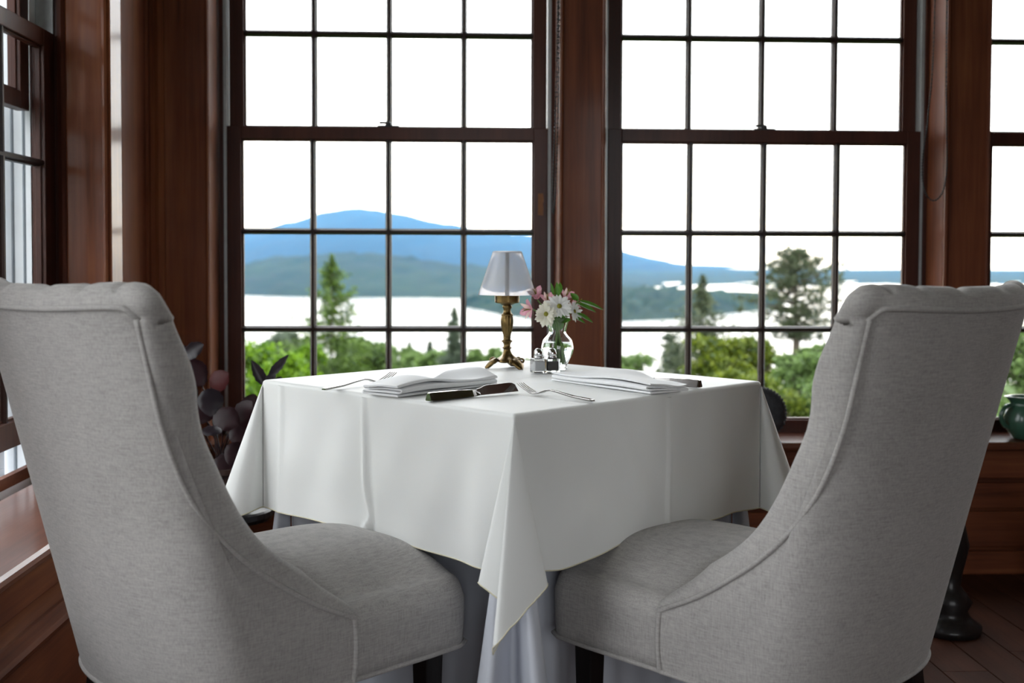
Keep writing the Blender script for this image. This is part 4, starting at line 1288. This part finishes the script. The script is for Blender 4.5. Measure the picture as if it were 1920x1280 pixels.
ridge('hill', 'rounded green wooded hill in front of the mountain', 'hill',
      [(-500, 535), (150, 530), (380, 520), (452, 500), (480, 488), (530, 478), (590, 479), (650, 472), (720, 476), (800, 487), (870, 497), (1000, 505), (1100, 518), (1200, 535)],
      2500, [(-500, 1750), (452, 1780), (600, 1720), (800, 1700), (900, 1650), (1200, 1650)], 'forest', bumps=9, seed=7)
ridge('hill', 'dark green wooded point reaching into the lake behind the flowers', 'hill',
      [(872, 560), (895, 553), (940, 545), (1005, 541), (1080, 538), (1162, 536), (1230, 538), (1290, 541), (1360, 547), (1430, 556), (1470, 566)],
      1450, [(872, 1400), (940, 1190), (1005, 1090), (1162, 1060), (1290, 1110), (1470, 1380)], 'forest', bumps=7, seed=9)

# summer haze over the lake basin (scatters blue)
hz, n, out = nt('summer_haze')
vs = N(n, 'ShaderNodeVolumeScatter'); vs.inputs['Color'].default_value = (.075, .42, 1.0, 1); vs.inputs['Density'].default_value = 5.3e-5
L(n, vs.outputs[0], out.inputs['Volume'])
M['haze'] = hz
hb = MB().box(-7000, 7000, 330, 11000, LAKE+.5, 520).build('haze', 'haze')
tag(hb, 'blue summer haze hanging over the lake basin', None, None, 'stuff')

# ------------------------------------------------------------------ trees on the slope
def leaf_cloud(name, pts, nrm, size, mat, parent, aspect=.55, kind=None):
    """many small leaf blades as one crown mesh"""
    pts = np.asarray(pts, float); nrm = np.asarray(nrm, float)
    n = len(pts)
    rng = np.random.default_rng(len(pts)+int(abs(pts[0, 0])*100))
    d = nrm+rng.normal(0, .5, (n, 3)); d /= np.linalg.norm(d, axis=1)[:, None]+1e-9
    r = rng.normal(0, 1, (n, 3)); s = np.cross(d, r); s /= np.linalg.norm(s, axis=1)[:, None]+1e-9
    sz = size*rng.uniform(.6, 1.3, n)[:, None]
    v = np.stack([pts-d*sz*.5, pts+s*sz*aspect*.5, pts+d*sz*.5, pts-s*sz*aspect*.5], 1).reshape(-1, 3)
    me = bpy.data.meshes.new(name)
    me.vertices.add(len(v)); me.vertices.foreach_set('co', v.ravel())
    me.loops.add(4*n); me.loops.foreach_set('vertex_index', np.arange(4*n))
    me.polygons.add(n); me.polygons.foreach_set('loop_start', np.arange(0, 4*n, 4)); me.polygons.foreach_set('loop_total', np.full(n, 4))
    me.update(calc_edges=True)
    o = obj(name, me, mat, parent); o['kind'] = 'stuff'
    return o
def tree_root(name, label, px, Y, group):
    p = sight(px, 484, Y); z = ground_z(p.x, Y)
    return thing(name, label, 'tree', (p.x, p.y, z-.05), 0, group)
def conifer(label, px, py_top, Y, half_px, py_at, mat, n=5200, seed=1, droop=.25, gaps=.35, lean=0):
    """spruce or fir: whorls of branches; half width (px) reached at py_at"""
    rng = np.random.default_rng(seed)
    t = tree_root('spruce_tree', label, px, Y, 'conifers on the slope')
    top = sight(px, py_top, Y); hh = top.z-t.location.z
    slope = (half_px/FPX*Y)/((py_at-py_top)/FPX*Y)
    MB().tube([(0, 0, 0), (0, 0, hh*.5), (0, 0, hh)], lambda q: max(.012, hh*.011*(1-q)), 7).build('trunk', 'bark', t)
    pts, nr = [], []
    dz = 0.0; visible = min(hh, .155*Y)
    nl = 44
    per = n//nl
    for l in range(nl):
        d = visible*((l+.6)/nl)**1.05
        R = (d*slope)**.92*rng.uniform(.55, 1.22)
        nb = 7
        for b in range(nb):
            if rng.random() < gaps*.5: continue
            a = 2*PI*(b/nb)+rng.uniform(-.35, .35)+l*.7
            Rb = R*rng.uniform(.5, 1.2)
            m_ = max(5, int(per/nb*(.22+1.9*d/visible)))
            q = rng.uniform(.05, 1, m_)**.7
            x = Rb*q*np.cos(a)+rng.normal(0, .05*Rb+.012, m_); y = Rb*q*np.sin(a)+rng.normal(0, .05*Rb+.012, m_)
            z = hh-d-droop*Rb*q+.22*Rb*q*q-np.abs(rng.normal(0, .10*Rb+.02, m_))+rng.normal(0, .02, m_)
            pts.append(np.stack([x, y, z], 1)); nr.append(np.stack([np.full(m_, np.cos(a)), np.full(m_, np.sin(a)), np.full(m_, -.25)], 1))
    pts = np.concatenate(pts); nr = np.concatenate(nr)
    leaf_cloud('needles', pts, nr, .0042*Y, mat, t, .38)
    return t
def broadleaf(label, px, py_top, Y, half_px, py_bot, mat, n=6000, seed=1, clumps=16, leaf=.0050, group='leafy trees on the slope', name='leafy_tree', flat_=1.0, trunk=True):
    """round crown made of leaf clumps between py_top and py_bot"""
    rng = np.random.default_rng(seed)
    t = tree_root(name, label, px, Y, group)
    top = sight(px, py_top, Y); bot = sight(px, py_bot, Y)
    z1 = top.z-t.location.z; z0 = max(.1, bot.z-t.location.z)
    RX = half_px/FPX*Y; RZ = (z1-z0)/2
    if trunk:
        tr = MB().tube([(0, 0, 0), (.02, 0, z0+RZ*.6), (0, .02, z1-RZ*.5)], lambda q: max(.02, .07*(1-q)*min(1, Y/20)), 7)
        for k in range(5):
            a = k*1.3; zb = z0+RZ*(.2+.2*k)
            tr.tube([(0, 0, zb), (RX*.35*math.cos(a), RX*.35*math.sin(a), zb+RZ*.3), (RX*.7*math.cos(a), RX*.6*math.sin(a), zb+RZ*.5)], .02*min(1, Y/20), 5)
        tr.build('trunk', 'bark', t)
    pts, nr = [], []
    clumps = int(clumps*1.9); per = int(n*1.25)//clumps
    for c in range(clumps):
        a = rng.uniform(0, 2*PI); e = rng.uniform(-1, 1); rr = rng.uniform(.25, .78)
        cx, cy2, cz = RX*rr*1.15*math.cos(a)*math.sqrt(1-e*e*.5), RX*rr*.9*math.sin(a)*math.sqrt(1-e*e*.5), (z0+z1)/2+RZ*.86*e
        cr = rng.uniform(.14, .36)*min(RX, RZ*1.4)
        u = rng.normal(0, 1, (per, 3)); u /= np.linalg.norm(u, axis=1)[:, None]
        q = np.abs(rng.normal(.75, .33, per))[:, None]
        p = np.array([cx, cy2, cz])+u*q*cr*np.array([1.15, 1.0, .78*flat_])
        pts.append(p); nr.append(u+np.array([0, 0, -.3]))
    pts = np.concatenate(pts); nr = np.concatenate(nr)
    pts[:, 2] = np.maximum(pts[:, 2], .02)
    leaf_cloud('foliage', pts, nr, leaf*Y, mat, t, .6)
    return t
def pine(label, px, py_top, Y, half_px, py_bot, mat, n=9000, seed=3):
    """open-crowned pine: trunk, limbs and flat needle pads with sky between"""
    rng = np.random.default_rng(seed)
    t = tree_root('pine_tree', label, px, Y, 'conifers on the slope')
    top = sight(px, py_top, Y); bot = sight(px, py_bot, Y)
    z1 = top.z-t.location.z; z0 = bot.z-t.location.z; RX = half_px/FPX*Y
    tr = MB().tube([(0, 0, 0), (.03, 0, z0), (.0, 0, (z0+z1)/2), (.04, 0, z1-.05)], lambda q: max(.012, .11*(1-q)), 7)
    pts, nr = [], []
    nb = 46; per = n//(nb*4)
    for b in range(nb):
        q = (b+.5)/nb; zb = z0+(z1-z0)*q*.97
        R = RX*math.sin(PI*(.14+.80*q))**.75*rng.uniform(.40, 1.05)
        a = b*2.4+rng.uniform(-.4, .4)
        up_ = .18+.35*q
        ex, ey, ez = R*math.cos(a), R*math.sin(a)*.8, zb+R*up_*.5
        tr.tube([(0, 0, zb), (ex*.5, ey*.5, zb+R*.05), (ex, ey, ez)], lambda s_: .026*(1-.8*s_), 5)
        for k in range(4):
            f = (.3, .55, .8, 1.02)[k]
            c = np.array([ex*f+rng.normal(0, .06), ey*f+rng.normal(0, .06), zb+(ez-zb)*f+.03])
            cr = rng.uniform(.07, .18)*RX
            u = rng.normal(0, 1, (per, 3)); u /= np.linalg.norm(u, axis=1)[:, None]
            w = np.abs(rng.normal(.55, .38, per))[:, None]
            pts.append(c+u*w*cr*np.array([1.25, 1.25, .8])); nr.append(u+np.array([0, 0, .5]))
    tr.build('trunk', 'bark', t)
    leaf_cloud('needles', np.concatenate(pts), np.concatenate(nr), .0052*Y, mat, t, .22)
    return t
conifer('tall bright spruce whose tip rises in front of the green hill', 622, 476, 25, 66, 600, 'needle', 15000, 2, .10, .45)
conifer('slim dark spruce standing close to the lamp', 852, 576, 38, 34, 690, 'leaf_grey', 8000, 4, .2, .2)
conifer('dark spruce beside the airy pine, first in the second window', 1318, 515, 28, 52, 600, 'needle_pine', 12000, 6, .12, .3)
pine('tall airy pine with pale sky showing through its branches', 1492, 472, 22, 104, 640, 'needle_pine', 9500, 5)
broadleaf('bright green leafy tree behind the dark upright leaves', 500, 650, 17, 95, 800, 'leaf_bright', 11000, 11, 26)
broadleaf('grey-green trees low against the lake in the first window', 540, 622, 62, 62, 690, 'leaf_grey', 4200, 12, 16)
broadleaf('leafy green tree under the tall spruce', 665, 632, 28, 72, 760, 'leaf_pale', 7500, 13, 22)
broadleaf('bright leafy tree next to the window bar and spruce', 585, 640, 22, 45, 780, 'leaf_bright', 6000, 30, 16)
for k, (px, py, Y, w, m_) in enumerate(((745, 648, 55, 40, 'leaf_pale'), (790, 655, 50, 40, 'leaf_pale'), (820, 660, 45, 38, 'leaf_pale'), (905, 652, 38, 40, 'leaf_pale'), (955, 662, 36, 42, 'leaf_pale'), (1010, 668, 35, 40, 'leaf_pale'))):
    broadleaf(['pale green tree just past the third window bar', 'pale green tree midway towards the slim spruce', 'pale green tree touching the slim spruce', 'pale green tree behind the lamp stem', 'pale green tree behind the lamp foot and salt', 'pale green tree half behind the first post'][k], px, py, Y, w, 760, m_, 4200, 20+k, 14)
for k, (px, py, Y, w) in enumerate(((730, 640, 85, 16), (768, 642, 92, 15), (806, 640, 86, 15))):
    conifer(['small distant fir beside the second window bar', 'small distant fir, middle of three over the pale trees', 'small distant fir nearest the slim spruce'][k], px, py, Y, w, 680, 'leaf_grey', 1500, 40+k, .2, .2)
broadleaf('low pale bush at the edge of the second window above the table', 1185, 668, 40, 62, 770, 'leaf_pale', 4800, 51, 16)
broadleaf('grey-green thin tree before the dark spruce', 1268, 615, 30, 34, 760, 'leaf_grey', 4200, 52, 16)
for k, (px, py, Y, w, m_, nn) in enumerate(((1340, 622, 15, 62, 'leaf_yellow', 8000), (1420, 628, 16, 58, 'leaf_yellow', 7500), (1395, 690, 12.5, 70, 'leaf_yellow', 8500), (1490, 660, 14.5, 66, 'leaf_pale', 7500), (1545, 640, 17, 56, 'leaf_pale', 6000), (1470, 725, 11.5, 60, 'leaf_yellow', 8000), (1560, 720, 11.5, 70, 'leaf_pale', 7000))):
    broadleaf(['yellow-green tree below the dark spruce', 'yellow-green tree between the dark spruce and the pine', 'yellow-green bush rising behind the table edge', 'green tree around the foot of the pine', 'green tree against the second chair, below the pine', 'low yellow-green bush behind the stone ornament', 'low green bush behind the second chair back'][k], px, py, Y, w, 860, m_, nn, 60+k, 22, .0046)
broadleaf('pale green tree above the green jug', 1925, 610, 15, 95, 860, 'leaf_pale', 7000, 82, 22)
